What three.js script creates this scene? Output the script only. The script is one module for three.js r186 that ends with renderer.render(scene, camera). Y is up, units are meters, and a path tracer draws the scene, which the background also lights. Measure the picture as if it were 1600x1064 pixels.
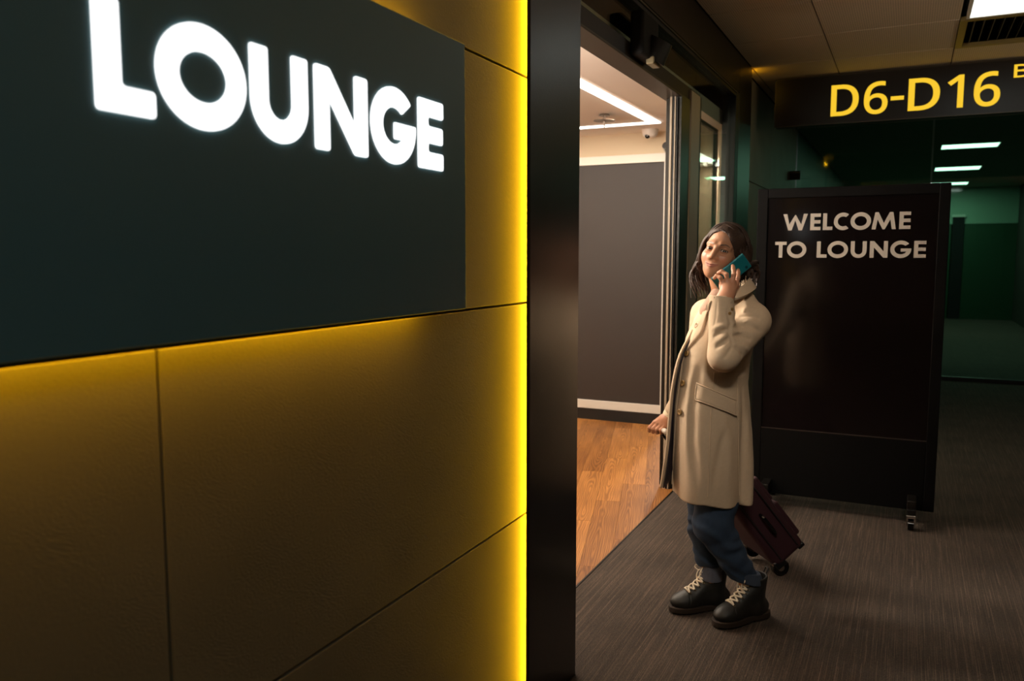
import * as THREE from 'three';
import { RoundedBoxGeometry } from 'three/addons/geometries/RoundedBoxGeometry.js';
import { mergeGeometries } from 'three/addons/utils/BufferGeometryUtils.js';
import { TextGeometry } from 'three/addons/geometries/TextGeometry.js';
import { FontLoader } from 'three/addons/loaders/FontLoader.js';
import { RectAreaLightUniformsLib } from 'three/addons/lights/RectAreaLightUniformsLib.js';
import { ImprovedNoise } from 'three/addons/math/ImprovedNoise.js';

RectAreaLightUniformsLib.init();

// ------------------------------------------------------------------ camera
const scene = new THREE.Scene();
const CAM_Y = 1.55, FOCAL = 1275, YAW = 0.451146, PITCH = -0.103162;   // focal length in pixels of the 1600 x 1064 frame
const camera = new THREE.PerspectiveCamera(2 * Math.atan(532 / FOCAL) * 180 / Math.PI, 1600 / 1064, 0.05, 80);
camera.rotation.order = 'YXZ';
camera.position.set(0, CAM_Y, 0);
camera.rotation.set(PITCH, YAW, 0);
camera.focus = 3.35;
camera.userData.fStop = 3.2;
scene.add(camera);

// ------------------------------------------------------------------ exposure and surroundings
const renderer = new THREE.WebGLRenderer({ antialias: true });
renderer.toneMapping = THREE.LinearToneMapping;
renderer.toneMappingExposure = 1.0;
renderer.shadowMap.enabled = true;
scene.background = new THREE.Color(0x000000);

// ------------------------------------------------------------------ light
const WARM = [1.0, 0.84, 0.65], COOL = [0.93, 1.0, 0.93], GOLD = [1.0, 0.51, 0.008];
const GLOW = {                       // radiance of each kind of lamp, the added fill lamps included
  ledEdge: 84, ledSign: 14, letters: 1.7, ring: 27, addedLoungePanel: 9, corridor: 1.6, far: 15, front: 24, side: 88, behind: 1.8, addedLoungeUp: 210, addedCove: 22,
};
function rgb(c, k = 1) { return new THREE.Color().setRGB(c[0] * k, c[1] * k, c[2] * k); }
// a rectangle of light at p, shining along direction d, w across and h along the axis "up"
function areaLight(color, intensity, w, h, p, d, up = [0, 1, 0]) {
  const l = new THREE.RectAreaLight(rgb(color), intensity, w, h);
  l.position.set(...p); l.up.set(...up);
  l.lookAt(p[0] + d[0], p[1] + d[1], p[2] + d[2]);
  scene.add(l);
  return l;
}

// ------------------------------------------------------------------ helpers
let seed = 7;
function rnd() { seed = (seed * 1664525 + 1013904223) >>> 0; return seed / 4294967296; }
const noise = new ImprovedNoise();
const N3 = (x, y, z) => noise.noise(x, y, z);
function fbm(x, y, z, o = 4) { let s = 0, a = 0.5, f = 1; for (let i = 0; i < o; i++) { s += a * N3(x * f, y * f, z * f + i * 7.3); a *= 0.5; f *= 2.03; } return s; }
function clamp(x, a = 0, b = 1) { return Math.min(b, Math.max(a, x)); }
function mix(a, b, t) { return a + (b - a) * t; }
function smooth(a, b, x) { const t = clamp((x - a) / (b - a)); return t * t * (3 - 2 * t); }

const used = new Map();
function numbered(n) { const k = used.get(n) || 0; used.set(n, k + 1); return k ? n + '_' + String(k).padStart(3, '0') : n; }
function tag(o, label, category, group) {
  o.userData.label = label; o.userData.category = category;
  if (group) o.userData.group = group;
  return o;
}
function mesh(name, geo, mat, parent) {
  const m = new THREE.Mesh(geo, mat);
  m.castShadow = m.receiveShadow = true;
  m.name = parent ? name : numbered(name);
  (parent || scene).add(m);
  return m;
}
function group(name, p = [0, 0, 0], turn = 0, parent) {
  const g = new THREE.Group(); g.name = parent ? name : numbered(name);
  g.position.set(...p); g.rotation.y = turn; (parent || scene).add(g);
  return g;
}
function structure(o, label) { o.userData.kind = 'structure'; if (label) o.userData.label = label; return o; }

// texture coordinates in metres from the way each face points
function metreUV(g, turn = false) {
  const p = g.attributes.position, n = g.attributes.normal, uv = new Float32Array(p.count * 2);
  for (let i = 0; i < p.count; i++) {
    const ax = Math.abs(n.getX(i)), ay = Math.abs(n.getY(i)), az = Math.abs(n.getZ(i));
    let u, v;
    if (ay >= ax && ay >= az) { u = p.getX(i); v = p.getZ(i); } else if (ax >= az) { u = p.getZ(i); v = p.getY(i); } else { u = p.getX(i); v = p.getY(i); }
    uv[2 * i] = turn ? v : u; uv[2 * i + 1] = turn ? u : v;
  }
  g.setAttribute('uv', new THREE.BufferAttribute(uv, 2));
  return g;
}
// box between two corners, with softly rounded edges when r is given
function box(x0, x1, y0, y1, z0, z1, r = 0) {
  const w = Math.abs(x1 - x0), h = Math.abs(y1 - y0), d = Math.abs(z1 - z0);
  const g = r ? new RoundedBoxGeometry(w, h, d, 2, Math.min(r, w / 2.01, h / 2.01, d / 2.01)) : new THREE.BoxGeometry(w, h, d);
  g.translate((x0 + x1) / 2, (y0 + y1) / 2, (z0 + z1) / 2);
  return metreUV(g);
}
function merged(list) { return mergeGeometries(list.map(g => { const c = g.index ? g.toNonIndexed() : g; for (const k of Object.keys(c.attributes)) if (!['position', 'normal', 'uv'].includes(k)) c.deleteAttribute(k); return c; })); }
function tube(points, r, seg = 24, rad = 8) { return new THREE.TubeGeometry(new THREE.CatmullRomCurve3(points.map(p => new THREE.Vector3(...p))), seg, r, rad, false); }
function rod(a, b, r, n = 12) {
  const A = new THREE.Vector3(...a), B = new THREE.Vector3(...b), d = B.clone().sub(A);
  const g = new THREE.CylinderGeometry(r, r, d.length(), n);
  g.applyQuaternion(new THREE.Quaternion().setFromUnitVectors(new THREE.Vector3(0, 1, 0), d.normalize()));
  g.translate((A.x + B.x) / 2, (A.y + B.y) / 2, (A.z + B.z) / 2);
  return g;
}
// a texture from f(u, v) in 0..1, tiling over repeat metres
function texture(w, h, f, size, color = true) {
  const d = new Uint8Array(w * h * 4);
  for (let j = 0; j < h; j++) for (let i = 0; i < w; i++) {
    const c = f(i / w, j / h), k = 4 * (j * w + i);
    if (typeof c === 'number') d[k] = d[k + 1] = d[k + 2] = 255 * clamp(c); else { d[k] = 255 * clamp(c[0]); d[k + 1] = 255 * clamp(c[1]); d[k + 2] = 255 * clamp(c[2]); }
    d[k + 3] = 255;
  }
  const t = new THREE.DataTexture(d, w, h, THREE.RGBAFormat);
  t.magFilter = THREE.LinearFilter; t.minFilter = THREE.LinearMipmapLinearFilter; t.generateMipmaps = true;
  t.wrapS = t.wrapT = THREE.RepeatWrapping;
  if (size) t.repeat.set(1 / size[0], 1 / size[1]);
  if (color) t.colorSpace = THREE.SRGBColorSpace;
  t.needsUpdate = true;
  return t;
}
// noise that tiles in u and v
function tileNoise(u, v, fu, fv, s = 0) {
  const a = u * Math.PI * 2, b = v * Math.PI * 2, ru = fu / (2 * Math.PI), rv = fv / (2 * Math.PI);
  return N3(Math.cos(a) * ru + s, Math.sin(a) * ru + Math.cos(b) * rv * 1.7 + s * 1.3, Math.sin(b) * rv * 1.7 - s);
}
const std = (color, roughness = 0.6, metalness = 0, extra = {}) => new THREE.MeshStandardMaterial({ color, roughness, metalness, ...extra });
const phys = (color, roughness = 0.4, extra = {}) => new THREE.MeshPhysicalMaterial({ color, roughness, ...extra });
const glowing = (c, k) => new THREE.MeshStandardMaterial({ color: 0x111111, roughness: 0.6, emissive: rgb(c, 1), emissiveIntensity: k });

// ------------------------------------------------------------------ materials
// carpet: fine loops in streaks along the corridor
const carpetMap = (() => {
  const W = 768, H = 768, col = Array.from({ length: W }, () => [rnd(), 4 + Math.floor(rnd() * 9), rnd()]), seg = Array.from({ length: W * 16 }, () => rnd());
  return texture(W, H, (u, v) => {
    const c = Math.floor(u * W), [base, n, off] = col[c], t = (v * n + off) % n, i = Math.floor(t), a = seg[c * 16 + i], b = seg[c * 16 + (i + 1) % n];
    const thread = mix(a, b, smooth(0.7, 1, t - i)), light = thread > 0.88 ? 0.075 : 0;
    const k = 0.25 + 0.04 * (base - 0.5) + 0.065 * (thread - 0.5) + light + 0.10 * (rnd() - 0.5) + 0.03 * tileNoise(u, v, 5, 5, 21);
    return [k * 1.08, k * 0.91, k * 0.77];
  }, [1.5, 1.9]);
})();
const carpetBump = texture(256, 256, (u, v) => 0.5 + 0.4 * tileNoise(u, v, 150, 26, 5) + 0.35 * (rnd() - 0.5), [0.5, 0.5], false);
const M = {};
M.carpet = std(0xffffff, 0.97, 0, { map: carpetMap, bumpMap: carpetBump, bumpScale: 0.003 });
M.backing = std(0x16130f, 0.8);
const panelBump = texture(256, 256, (u, v) => 0.5 + 0.5 * tileNoise(u, v, 60, 60, 2), [0.3, 0.3], false);
const panelMap = texture(256, 256, (u, v) => { const k = 0.53 + 0.03 * tileNoise(u, v, 5, 4, 8) + 0.012 * (rnd() - 0.5); return [k * 1.0, k * 0.93, k * 0.78]; }, [1.3, 1.3]);
M.wallPanel = std(0xffffff, 0.55, 0, { map: panelMap, bumpMap: panelBump, bumpScale: 0.0004 });
M.portal = phys(0x0d0b0a, 0.34, { bumpMap: panelBump, bumpScale: 0.0002 });
M.black = std(0x0a0a0a, 0.45);
M.blackGloss = phys(0x070707, 0.15);
M.blackMatte = std(0x0b0b0c, 0.85);
M.steel = std(0x9a938a, 0.32, 1);
M.darkSteel = std(0x2c2a27, 0.4, 0.8);
M.chrome = std(0xd5d3d0, 0.12, 1);
M.glass = new THREE.MeshPhysicalMaterial({ color: 0xe9f0ea, roughness: 0.02, transmission: 1, thickness: 0, ior: 1.25 });
M.greenGlass = new THREE.MeshPhysicalMaterial({ color: new THREE.Color().setRGB(0.46, 0.68, 0.56), roughness: 0.03, transmission: 1, thickness: 0, ior: 1.5 });
M.white = std(0xd9d3c8, 0.5);
M.loungeCeiling = std(0xf0e4d8, 0.85);
M.loungeWall = std(0xcdb99c, 0.8);
M.wood = [0, 1, 2, 3, 4].map(k => std(0xffffff, 0.38, 0, { map: texture(192, 768, (u, v) => {
  const wob = fbm(u * 1.2 + k * 9, v * 2.2, k * 3.1, 3);
  const centre = 0.35 + 0.3 * Math.sin(k * 2.1), knot = (v - 0.3 - 0.09 * k) * 2.4;
  const rings = Math.sin((Math.hypot((u - centre) * 2.6, knot * (0.32 + 0.05 * k)) * 7 + wob * 4.5) * 5.2);
  const fine = N3(u * 70 + k, v * 5, k * 5) * 0.5 + N3(u * 24, v * 2.5 + k, 4) * 0.5;
  const dark = clamp(0.48 + 0.20 * rings + 0.55 * fine + 0.35 * wob);
  const tone = [0.0, 0.06, -0.05, 0.09, -0.02][k];
  return [mix(0.78, 0.40, dark) + tone, mix(0.54, 0.22, dark) + tone * 0.8, mix(0.28, 0.08, dark) + tone * 0.5];
}) }));
M.woodBase = std(0x8a5a2a, 0.6);
M.brownPanel = std(0x2f2722, 0.55, 0, { bumpMap: panelBump, bumpScale: 0.0003 });
const perforated = texture(256, 256, (u, v) => {
  const x = (u * 16) % 1 - 0.5, y = (v * 16) % 1 - 0.5, hole = smooth(0.30, 0.22, Math.hypot(x, y));
  const k = mix(0.84, 0.60, hole) + 0.02 * (rnd() - 0.5);
  return [k * 1.02, k * 0.93, k * 0.82];
}, [0.24, 0.24]);
M.tile = std(0xffffff, 0.7, 0, { map: perforated });
M.signFace = phys(0x5f8a92, 0.5, { clearcoat: 0.25, clearcoatRoughness: 0.35 });
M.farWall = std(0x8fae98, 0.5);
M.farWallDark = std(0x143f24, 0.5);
M.farCeiling = std(0x8fa396, 0.8);
M.postWarmReflection = std(0xb5a691, 0.4);  // beige stands in for the warm lounge reflection on the steel posts
M.trimLine = std(0x5f574c, 0.4, 0.7);
// ================================================================== structure
const XP = -1.338;       // front of the dark entrance surround
const XW = -1.40;        // face of the panelled wall beyond the doorway
const XS = -1.10;        // face of the panelled wall that carries the lounge sign
const XF = -1.051;       // front of the dark pier between that wall and the doorway
const YC = 3.215;        // corridor ceiling
const YL = 2.655;        // lounge ceiling
const ZG = -11.5;        // green glass screen across the corridor
const ZB = -7.25;        // partition at the back of the lounge

// floors
{
  const f = group('floor'); structure(f, 'dark brown streaked carpet of the corridor');
  mesh('carpet', box(XP, 2.3, -0.06, 0, 3.2, -23.2), M.carpet, f);
  const l = group('floor_lounge'); structure(l, 'warm brown wooden plank floor inside the lounge');
  mesh('subfloor', box(-5.6, XP - 0.004, -0.06, -0.008, -2.72, -10.5), M.woodBase, l);
  // planks, laid 15.7 degrees off the doorway line and cut along it
  const A = 15.7 * Math.PI / 180, W = 0.152, LEN = 1.12;
  const clip = (poly, inside, cut) => { const out = []; for (let i = 0; i < poly.length; i++) { const a = poly[i], b = poly[(i + 1) % poly.length], ia = inside(a), ib = inside(b); if (ia) out.push(a); if (ia !== ib) out.push(cut(a, b)); } return out; };
  const edge = (k, lim, s) => [p => s * (p[k] - lim) <= 0, (a, b) => { const t = (lim - a[k]) / (b[k] - a[k]); return [a[0] + (b[0] - a[0]) * t, a[1] + (b[1] - a[1]) * t]; }];
  const limits = [edge(0, XP - 0.009, 1), edge(0, -3.7, -1), edge(1, -2.75, 1), edge(1, ZB, -1)];
  const dir = [-Math.sin(A), -Math.cos(A)], across = [Math.cos(A), -Math.sin(A)];
  for (let i = -16; i < 18; i++) for (let j = -1; j < 7; j++) {
    const s = (j + ((i * 0.37) % 1 + 1) % 1) * LEN, o = [-1.9 + across[0] * i * W - dir[0] * 0, -2.6 + across[1] * i * W];
    const P = (a, b) => [o[0] + across[0] * a + dir[0] * b, o[1] + across[1] * a + dir[1] * b];
    const g0 = 0.0007;
    let poly = [P(g0, s + g0), P(W - g0, s + g0), P(W - g0, s + LEN - g0), P(g0, s + LEN - g0)];
    for (const [ins, cut] of limits) { poly = clip(poly, ins, cut); if (poly.length < 3) break; }
    if (poly.length < 3) continue;
    const sh = new THREE.Shape(poly.map(p => new THREE.Vector2(p[0], -p[1])));
    const g = new THREE.ExtrudeGeometry(sh, { depth: 0.008, bevelEnabled: false });
    g.rotateX(-Math.PI / 2); g.translate(0, -0.008, 0);
    const pos = g.attributes.position, uv = new Float32Array(pos.count * 2);
    for (let k = 0; k < pos.count; k++) { const dx = pos.getX(k) - o[0], dz = pos.getZ(k) - o[1]; uv[2 * k] = (dx * across[0] + dz * across[1]) / W * 0.98 + 0.01; uv[2 * k + 1] = (dx * dir[0] + dz * dir[1] - s) / LEN; }
    g.setAttribute('uv', new THREE.BufferAttribute(uv, 2));
    mesh('plank', g, M.wood[((i * 7 + j * 3) % 5 + 5) % 5], l);
  }
  const t = mesh('trim_1', box(XP - 0.008, XP + 0.001, -0.03, 0.003, -2.72, -5.24), M.darkSteel); structure(t, 'thin dark threshold strip between carpet and planks');
}

// panelled wall along the corridor, with open joints
function panelWall(name, label, XW, z0, z1, columns, rows, back) {
  const w = group(name); structure(w, label);
  mesh('backing', box(XW - 0.02, back, 0, YC, z0, z1), M.backing, w);
  for (let i = 0; i + 1 < columns.length; i++) for (let j = 0; j + 1 < rows.length; j++)
    mesh('panel', box(XW - 0.02, XW, rows[j] + 0.0035, rows[j + 1] - 0.0035, columns[i] - 0.003, columns[i + 1] + 0.003, 0.0025), M.wallPanel, w);
  return w;
}
const ROWS = [0.0, 0.476, 1.36, 2.256, 3.2], ROWS_SIGN = [0.0, 0.706, 1.401, 2.105, 2.8, 3.2];
panelWall('wall_left', 'beige laminate wall panels lit gold by hidden strips', XS, 3.2, -2.66, [3.2, 1.9, 0.46, -0.94, -2.66], ROWS_SIGN, XS - 0.12);
panelWall('wall_left_far', 'panelled wall beyond the dark entrance surround', XW, -7.45, ZG, [-7.45, -9.3, ZG], ROWS, XW - 0.12);

// dark glossy surround: two side panels and a header, thin sheets standing off the wall
{
  const a = mesh('trim_2', box(XF - 0.012, XF, 0, YC, -2.295, -2.712, 0.003), M.portal); structure(a, 'dark glossy side panel between gold strip and doorway');
  const ret = mesh('wall_jamb', box(XP - 0.14, XF - 0.013, 0, YC, -2.675, -2.712), M.portal); structure(ret, 'dark return of the doorway');
  const b = mesh('trim_3', box(XP - 0.012, XP, 0, YC, -7.12, -7.69, 0.003), M.portal); structure(b, 'dark glossy side panel beyond the fixed glass');
  const b2 = mesh('wall_jamb_far', box(XP - 0.14, XP - 0.013, 0, YC, -7.13, -7.44), M.portal); structure(b2, 'dark return beside the fixed glass');
  const c = mesh('trim_4', box(XP - 0.012, XP, 2.905, YC, -2.713, -7.119, 0.003), M.portal); structure(c, 'dark glossy header above the glass doorway');
  const c2 = mesh('wall_header', box(XP - 0.14, XP - 0.013, 2.9, YC, -2.713, -7.129), M.backing); structure(c2, 'wall above the doorway');
}

// corridor ceiling of perforated tiles
const LIGHT_SPOT = [0.25, 1.155, -5.88, -6.76];
{
  const c = group('ceiling'); structure(c, 'perforated beige ceiling tiles of the corridor');
  mesh('deck', box(XW - 0.1, 2.3, YC + 0.22, YC + 0.3, 3.2, ZG), M.backing, c);
  const xs = [XP + 0.002, -0.655, 0.25, 1.155, 2.06, 2.3], zs = [3.2, 2.04, 1.16, 0.28, -0.6, -1.48, -2.36, -3.24, -4.12, -5.0, -5.88, -6.76, -7.64, -8.52, -9.4, -10.28, -11.16, ZG + 0.01];
  for (let i = 0; i + 1 < xs.length; i++) for (let j = 0; j + 1 < zs.length; j++) {
    if (i === 2 && (zs[j] === -5.88 || zs[j] === -6.76)) continue;               // the light and the air grille sit here
    mesh('ceiling_tile', box(xs[i] + 0.004, xs[i + 1] - 0.004, YC, YC + 0.02, zs[j] - 0.006, zs[j + 1] + 0.006, 0.003), M.tile, c);
  }
  mesh('ceiling_tile', box(XW, XP - 0.002, YC, YC + 0.02, -7.7, ZG + 0.01), M.tile, c);
}

// right wall and the wall behind the camera
structure(mesh('wall_right', box(2.3, 2.42, 0, YC + 0.3, 3.2, -23.2), std(0x3a362f, 0.7)), 'dark corridor wall opposite the lounge');
structure(mesh('wall_behind', box(XW - 0.12, 2.42, 0, YC + 0.3, 3.2, 3.3), std(0x4a443b, 0.7)), 'wall closing the corridor');

// green glass screen and the corridor beyond it
{
  const w = group('window_2'); structure(w, 'dark green tinted glass screen across the corridor');
  for (const [x0, x1] of [[XW, 0.2], [0.2, 2.3]]) mesh('pane', box(x0 + 0.01, x1 - 0.01, 0.05, YC, ZG - 0.004, ZG + 0.004), M.greenGlass, w);
  mesh('sill', box(XW, 2.3, 0, 0.05, ZG - 0.03, ZG + 0.03), M.black, w);
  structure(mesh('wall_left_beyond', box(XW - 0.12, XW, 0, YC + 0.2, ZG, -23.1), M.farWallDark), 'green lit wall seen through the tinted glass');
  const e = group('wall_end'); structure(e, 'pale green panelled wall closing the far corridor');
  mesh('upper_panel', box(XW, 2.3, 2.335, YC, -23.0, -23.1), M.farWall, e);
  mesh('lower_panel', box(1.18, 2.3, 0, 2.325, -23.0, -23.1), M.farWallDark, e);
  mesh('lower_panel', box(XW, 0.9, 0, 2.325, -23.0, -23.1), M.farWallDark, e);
  structure(mesh('ceiling_beyond', box(XW, 2.3, YC, YC + 0.1, ZG - 0.01, -23.1), M.farCeiling), 'dark ceiling beyond the tinted glass');
  const d = group('door_2'); structure(d, 'dark door at the end of the far corridor');
  mesh('leaf', box(0.92, 1.17, 0, 2.5, -22.94, -23.0), M.blackMatte, d);
  mesh('lintel', box(0.9, 1.19, 2.5, 2.56, -22.92, -23.0), std(0xcfd6c4, 0.5), d);
}

// lounge shell
{
  const c = group('ceiling_lounge'); structure(c, 'cream plaster ceiling of the lounge with a lower edge by the door');
  mesh('plaster', box(-5.6, XP - 0.45, YL, YL + 0.12, -2.72, -10.4), M.loungeCeiling, c);
  mesh('soffit', box(XP - 0.45, XP - 0.141, YL - 0.05, YL + 0.12, -2.72, -6.2), M.loungeCeiling, c);
  mesh('plaster', box(XP - 0.45, XP - 0.141, YL, YL + 0.12, -6.2, -10.4), M.loungeCeiling, c);
  structure(mesh('wall_lounge_left', box(-5.72, -5.6, 0, YL, -2.72, -10.4), M.white), 'far wall of the lounge');
  structure(mesh('wall_lounge_front', box(-5.6, XP - 0.14, 0, YL, -2.6, -2.72), M.white), 'front wall of the lounge');
  structure(mesh('wall_lounge_end', box(-5.6, XW - 0.12, 0, YL, -10.3, -10.4), std(0x7d6757, 0.4)), 'brown end wall of the lounge passage');
  structure(mesh('wall_lounge_right', box(XW - 0.16, XW - 0.12, 0, YL, -7.44, -10.3), M.loungeWall), 'lounge side of the corridor wall');
  structure(mesh('wall_back', box(-5.6, -1.93, 0.0, YL, ZB - 0.02, ZB - 0.12), M.loungeWall), 'tan partition wall at the back of the lounge');
  structure(mesh('baseboard_back', box(-5.6, -1.93, 0, 0.105, ZB - 0.02, ZB + 0.02), M.black), 'black skirting under the framed panel');
}
// ================================================================== doorway
{
  const d = group('door_1', [XP, 0, -3.46]); structure(d, 'sliding glass door of the lounge standing open');
  const B = (x0, x1, y0, y1, z0, z1, r) => box(x0, x1, y0, y1, z0 + 3.46, z1 + 3.46, r);
  mesh('track_beam', B(-0.13, -0.02, 2.572, 2.66, -2.72, -5.80, 0.004), std(0x2b221b, 0.45, 0.3), d);
  mesh('beam_lip', B(-0.145, -0.012, 2.560, 2.574, -2.72, -5.80, 0.003), M.trimLine, d);
  // sliding leaf parked behind the fixed glass
  const leaf = group('sliding_leaf', [0, 0, 0], 0, d);
  mesh('stile', B(-0.118, -0.090, 0.012, 2.56, -5.29, -5.325, 0.003), M.darkSteel, leaf);
  mesh('gasket', B(-0.116, -0.092, 0.012, 2.56, -5.325, -5.365), M.black, leaf);
  mesh('pane', B(-0.107, -0.101, 0.08, 2.535, -5.365, -6.70), M.glass, leaf);
  mesh('stile', B(-0.118, -0.090, 0.012, 2.56, -6.70, -6.75, 0.003), M.darkSteel, leaf);
  mesh('bottom_rail', B(-0.118, -0.090, 0.012, 0.08, -5.365, -6.70, 0.003), M.darkSteel, leaf);
  mesh('top_rail', B(-0.118, -0.090, 2.535, 2.56, -5.365, -6.70, 0.003), M.darkSteel, leaf);
  // fixed post: narrow light and dark channels seen edge-on, then a face with its warm reflection put into the colour
  mesh('post_edge', B(-0.0800, -0.0665, 0, 2.575, -5.24, -5.262, 0.001), M.postWarmReflection, d);
  mesh('post_channel', B(-0.0665, -0.0495, 0, 2.575, -5.25, -5.30), M.black, d);
  mesh('post_edge', B(-0.0495, -0.0425, 0, 2.575, -5.24, -5.262, 0.001), M.postWarmReflection, d);
  mesh('post_channel', B(-0.0425, -0.0320, 0, 2.575, -5.25, -5.30), M.black, d);
  mesh('post_seal', B(-0.0320, -0.0115, 0, 2.575, -5.27, -5.49, 0.002), std(0x2a2d26, 0.35), d);
  mesh('post_face', B(-0.075, -0.004, 0, 2.64, -5.50, -5.745, 0.004), M.postWarmReflection, d);
  mesh('post_gasket', B(-0.07, -0.006, 0, 2.64, -5.745, -5.785), M.black, d);
}
{
  const w = group('window_1', [XP, 0, -5.78]); structure(w, 'fixed glass panel and transom beside the sliding door');
  const B = (x0, x1, y0, y1, z0, z1, r) => box(x0, x1, y0, y1, z0 + 5.78, z1 + 5.78, r);
  mesh('pane', B(-0.048, -0.040, 0.06, 2.86, -5.79, -7.0), M.glass, w);
  mesh('transom_pane', B(-0.048, -0.040, 2.66, 2.86, -2.72, -5.79), M.glass, w);
  mesh('frame_post', B(-0.07, -0.002, 0, 2.9, -7.0, -7.118, 0.003), M.black, w);
  mesh('top_rail', B(-0.07, -0.004, 2.86, 2.885, -2.72, -7.0, 0.003), M.black, w);
  mesh('top_bead', B(-0.05, 0.003, 2.885, 2.898, -2.72, -7.06, 0.003), M.trimLine, w);
  mesh('bottom_rail', B(-0.07, -0.004, 0, 0.06, -5.785, -7.0, 0.003), M.black, w);
}
{
  // motion sensor of the automatic door
  const s = group('motion_sensor', [XP, 2.70, -4.36]); tag(s, 'black motion sensor box on the beam above the open doorway', 'sensor');
  mesh('housing', box(-0.02, 0.055, -0.11, 0.115, 0.16, -0.13, 0.018), M.blackMatte, s);
  const hood = new THREE.CylinderGeometry(0.075, 0.085, 0.11, 20); hood.rotateZ(-0.5); hood.translate(0.055, -0.045, -0.05);
  mesh('hood', hood, M.black, s);
  mesh('lens', box(0.03, 0.075, -0.135, -0.095, 0.03, -0.10, 0.008), std(0x8a7f63, 0.3), s);
}

// ================================================================== lit lounge sign
// geometric capitals: x in 0..w, y in 0..1, stroke s, corner radius r
function roundedPoly(pts, r, hole) {
  const s = hole ? new THREE.Path() : new THREE.Shape(), n = pts.length;
  for (let i = 0; i < n; i++) {
    const p = pts[i], a = pts[(i + n - 1) % n], b = pts[(i + 1) % n];
    const la = Math.hypot(a[0] - p[0], a[1] - p[1]), lb = Math.hypot(b[0] - p[0], b[1] - p[1]);
    const q = Math.min(r, la * 0.45, lb * 0.45);
    const p0 = [p[0] + (a[0] - p[0]) / la * q, p[1] + (a[1] - p[1]) / la * q], p1 = [p[0] + (b[0] - p[0]) / lb * q, p[1] + (b[1] - p[1]) / lb * q];
    if (i === 0) s.moveTo(...p0); else s.lineTo(...p0);
    if (r > 0) s.quadraticCurveTo(p[0], p[1], p1[0], p1[1]); else s.lineTo(p[0], p[1]);
  }
  s.closePath();
  return s;
}
function arc(cx, cy, rx, ry, a0, a1, n = 28) { const o = []; for (let i = 0; i <= n; i++) { const a = (a0 + (a1 - a0) * i / n) * Math.PI / 180; o.push([cx + rx * Math.cos(a), cy + ry * Math.sin(a)]); } return o; }
function letterShape(ch, w, s, r) {
  const t = s * 0.9;
  if (ch === 'L') return roundedPoly([[0, 0], [w, 0], [w, t], [s, t], [s, 1], [0, 1]], r);
  if (ch === 'T') return roundedPoly([[w / 2 - s / 2, 0], [w / 2 + s / 2, 0], [w / 2 + s / 2, 1 - t], [w, 1 - t], [w, 1], [0, 1], [0, 1 - t], [w / 2 - s / 2, 1 - t]], r);
  if (ch === 'E') return roundedPoly([[0, 0], [w, 0], [w, t], [s, t], [s, 0.5 - t / 2], [w * 0.98, 0.5 - t / 2], [w * 0.98, 0.5 + t / 2], [s, 0.5 + t / 2], [s, 1 - t], [w, 1 - t], [w, 1], [0, 1]], r);
  if (ch === 'N') return roundedPoly([[0, 0], [s, 0], [s, 0.62], [w - s * 1.02, 0], [w, 0], [w, 1], [w - s, 1], [w - s, 0.38], [s * 1.02, 1], [0, 1]], r);
  if (ch === 'U') {
    const R = w / 2, ri = R - s;
    return roundedPoly([[0, 1], ...arc(R, R * 0.95, R, R * 0.98, 180, 360), [w, 1], [w - s, 1], ...arc(R, R * 0.95, ri, ri * 1.02, 360, 180), [s, 1]], r * 0.8);
  }
  if (ch === 'O') {
    const o = new THREE.Shape(); o.absellipse(w / 2, 0.5, w / 2, 0.52, 0, Math.PI * 2);
    const h = new THREE.Path(); h.absellipse(w / 2, 0.5, w / 2 - s, 0.52 - s, 0, Math.PI * 2, true); o.holes.push(h);
    return o;
  }
  if (ch === 'C') { const R = 0.56; return roundedPoly([...arc(R, 0.5, R, 0.52, 52, 308), ...arc(R, 0.5, R - s * 1.05, 0.52 - s, 302, 58)].map(p => [p[0] / 0.92 * w, p[1]]), r * 0.6); }
  if (ch === 'G') {
    const R = w / 2;
    return roundedPoly([...arc(R, 0.5, R, 0.52, 40, 352), [w, 0.55], [w * 0.5, 0.55], [w * 0.5, 0.55 - t * 0.92], [w - s * 1.12, 0.55 - t * 0.92], ...arc(R, 0.5, R - s, 0.52 - s, 325, 45)], r * 0.6);
  }
  if (ch === 'W') { const q = s * 1.05; return roundedPoly([[0, 1], [w * 0.22, 0], [w * 0.22 + q * 0.85, 0], [w * 0.5, 0.62], [w * 0.78 - q * 0.85, 0], [w * 0.78, 0], [w, 1], [w - q, 1], [w * 0.745, 0.36], [w * 0.5 + 0.02, 1 - 0.06], [w * 0.5 - 0.02, 1 - 0.06], [w * 0.255, 0.36], [q, 1]], r); }
  if (ch === 'M') { const q = s * 0.98; return roundedPoly([[0, 0], [q, 0], [q + w * 0.07, 0.58], [w * 0.5 - 0.06, 0], [w * 0.5 + 0.06, 0], [w - q - w * 0.07, 0.58], [w - q, 0], [w, 0], [w * 0.87, 1], [w * 0.87 - q * 0.85, 1], [w * 0.5, 0.36], [w * 0.13 + q * 0.85, 1], [w * 0.13, 1]], r); }
}
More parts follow.
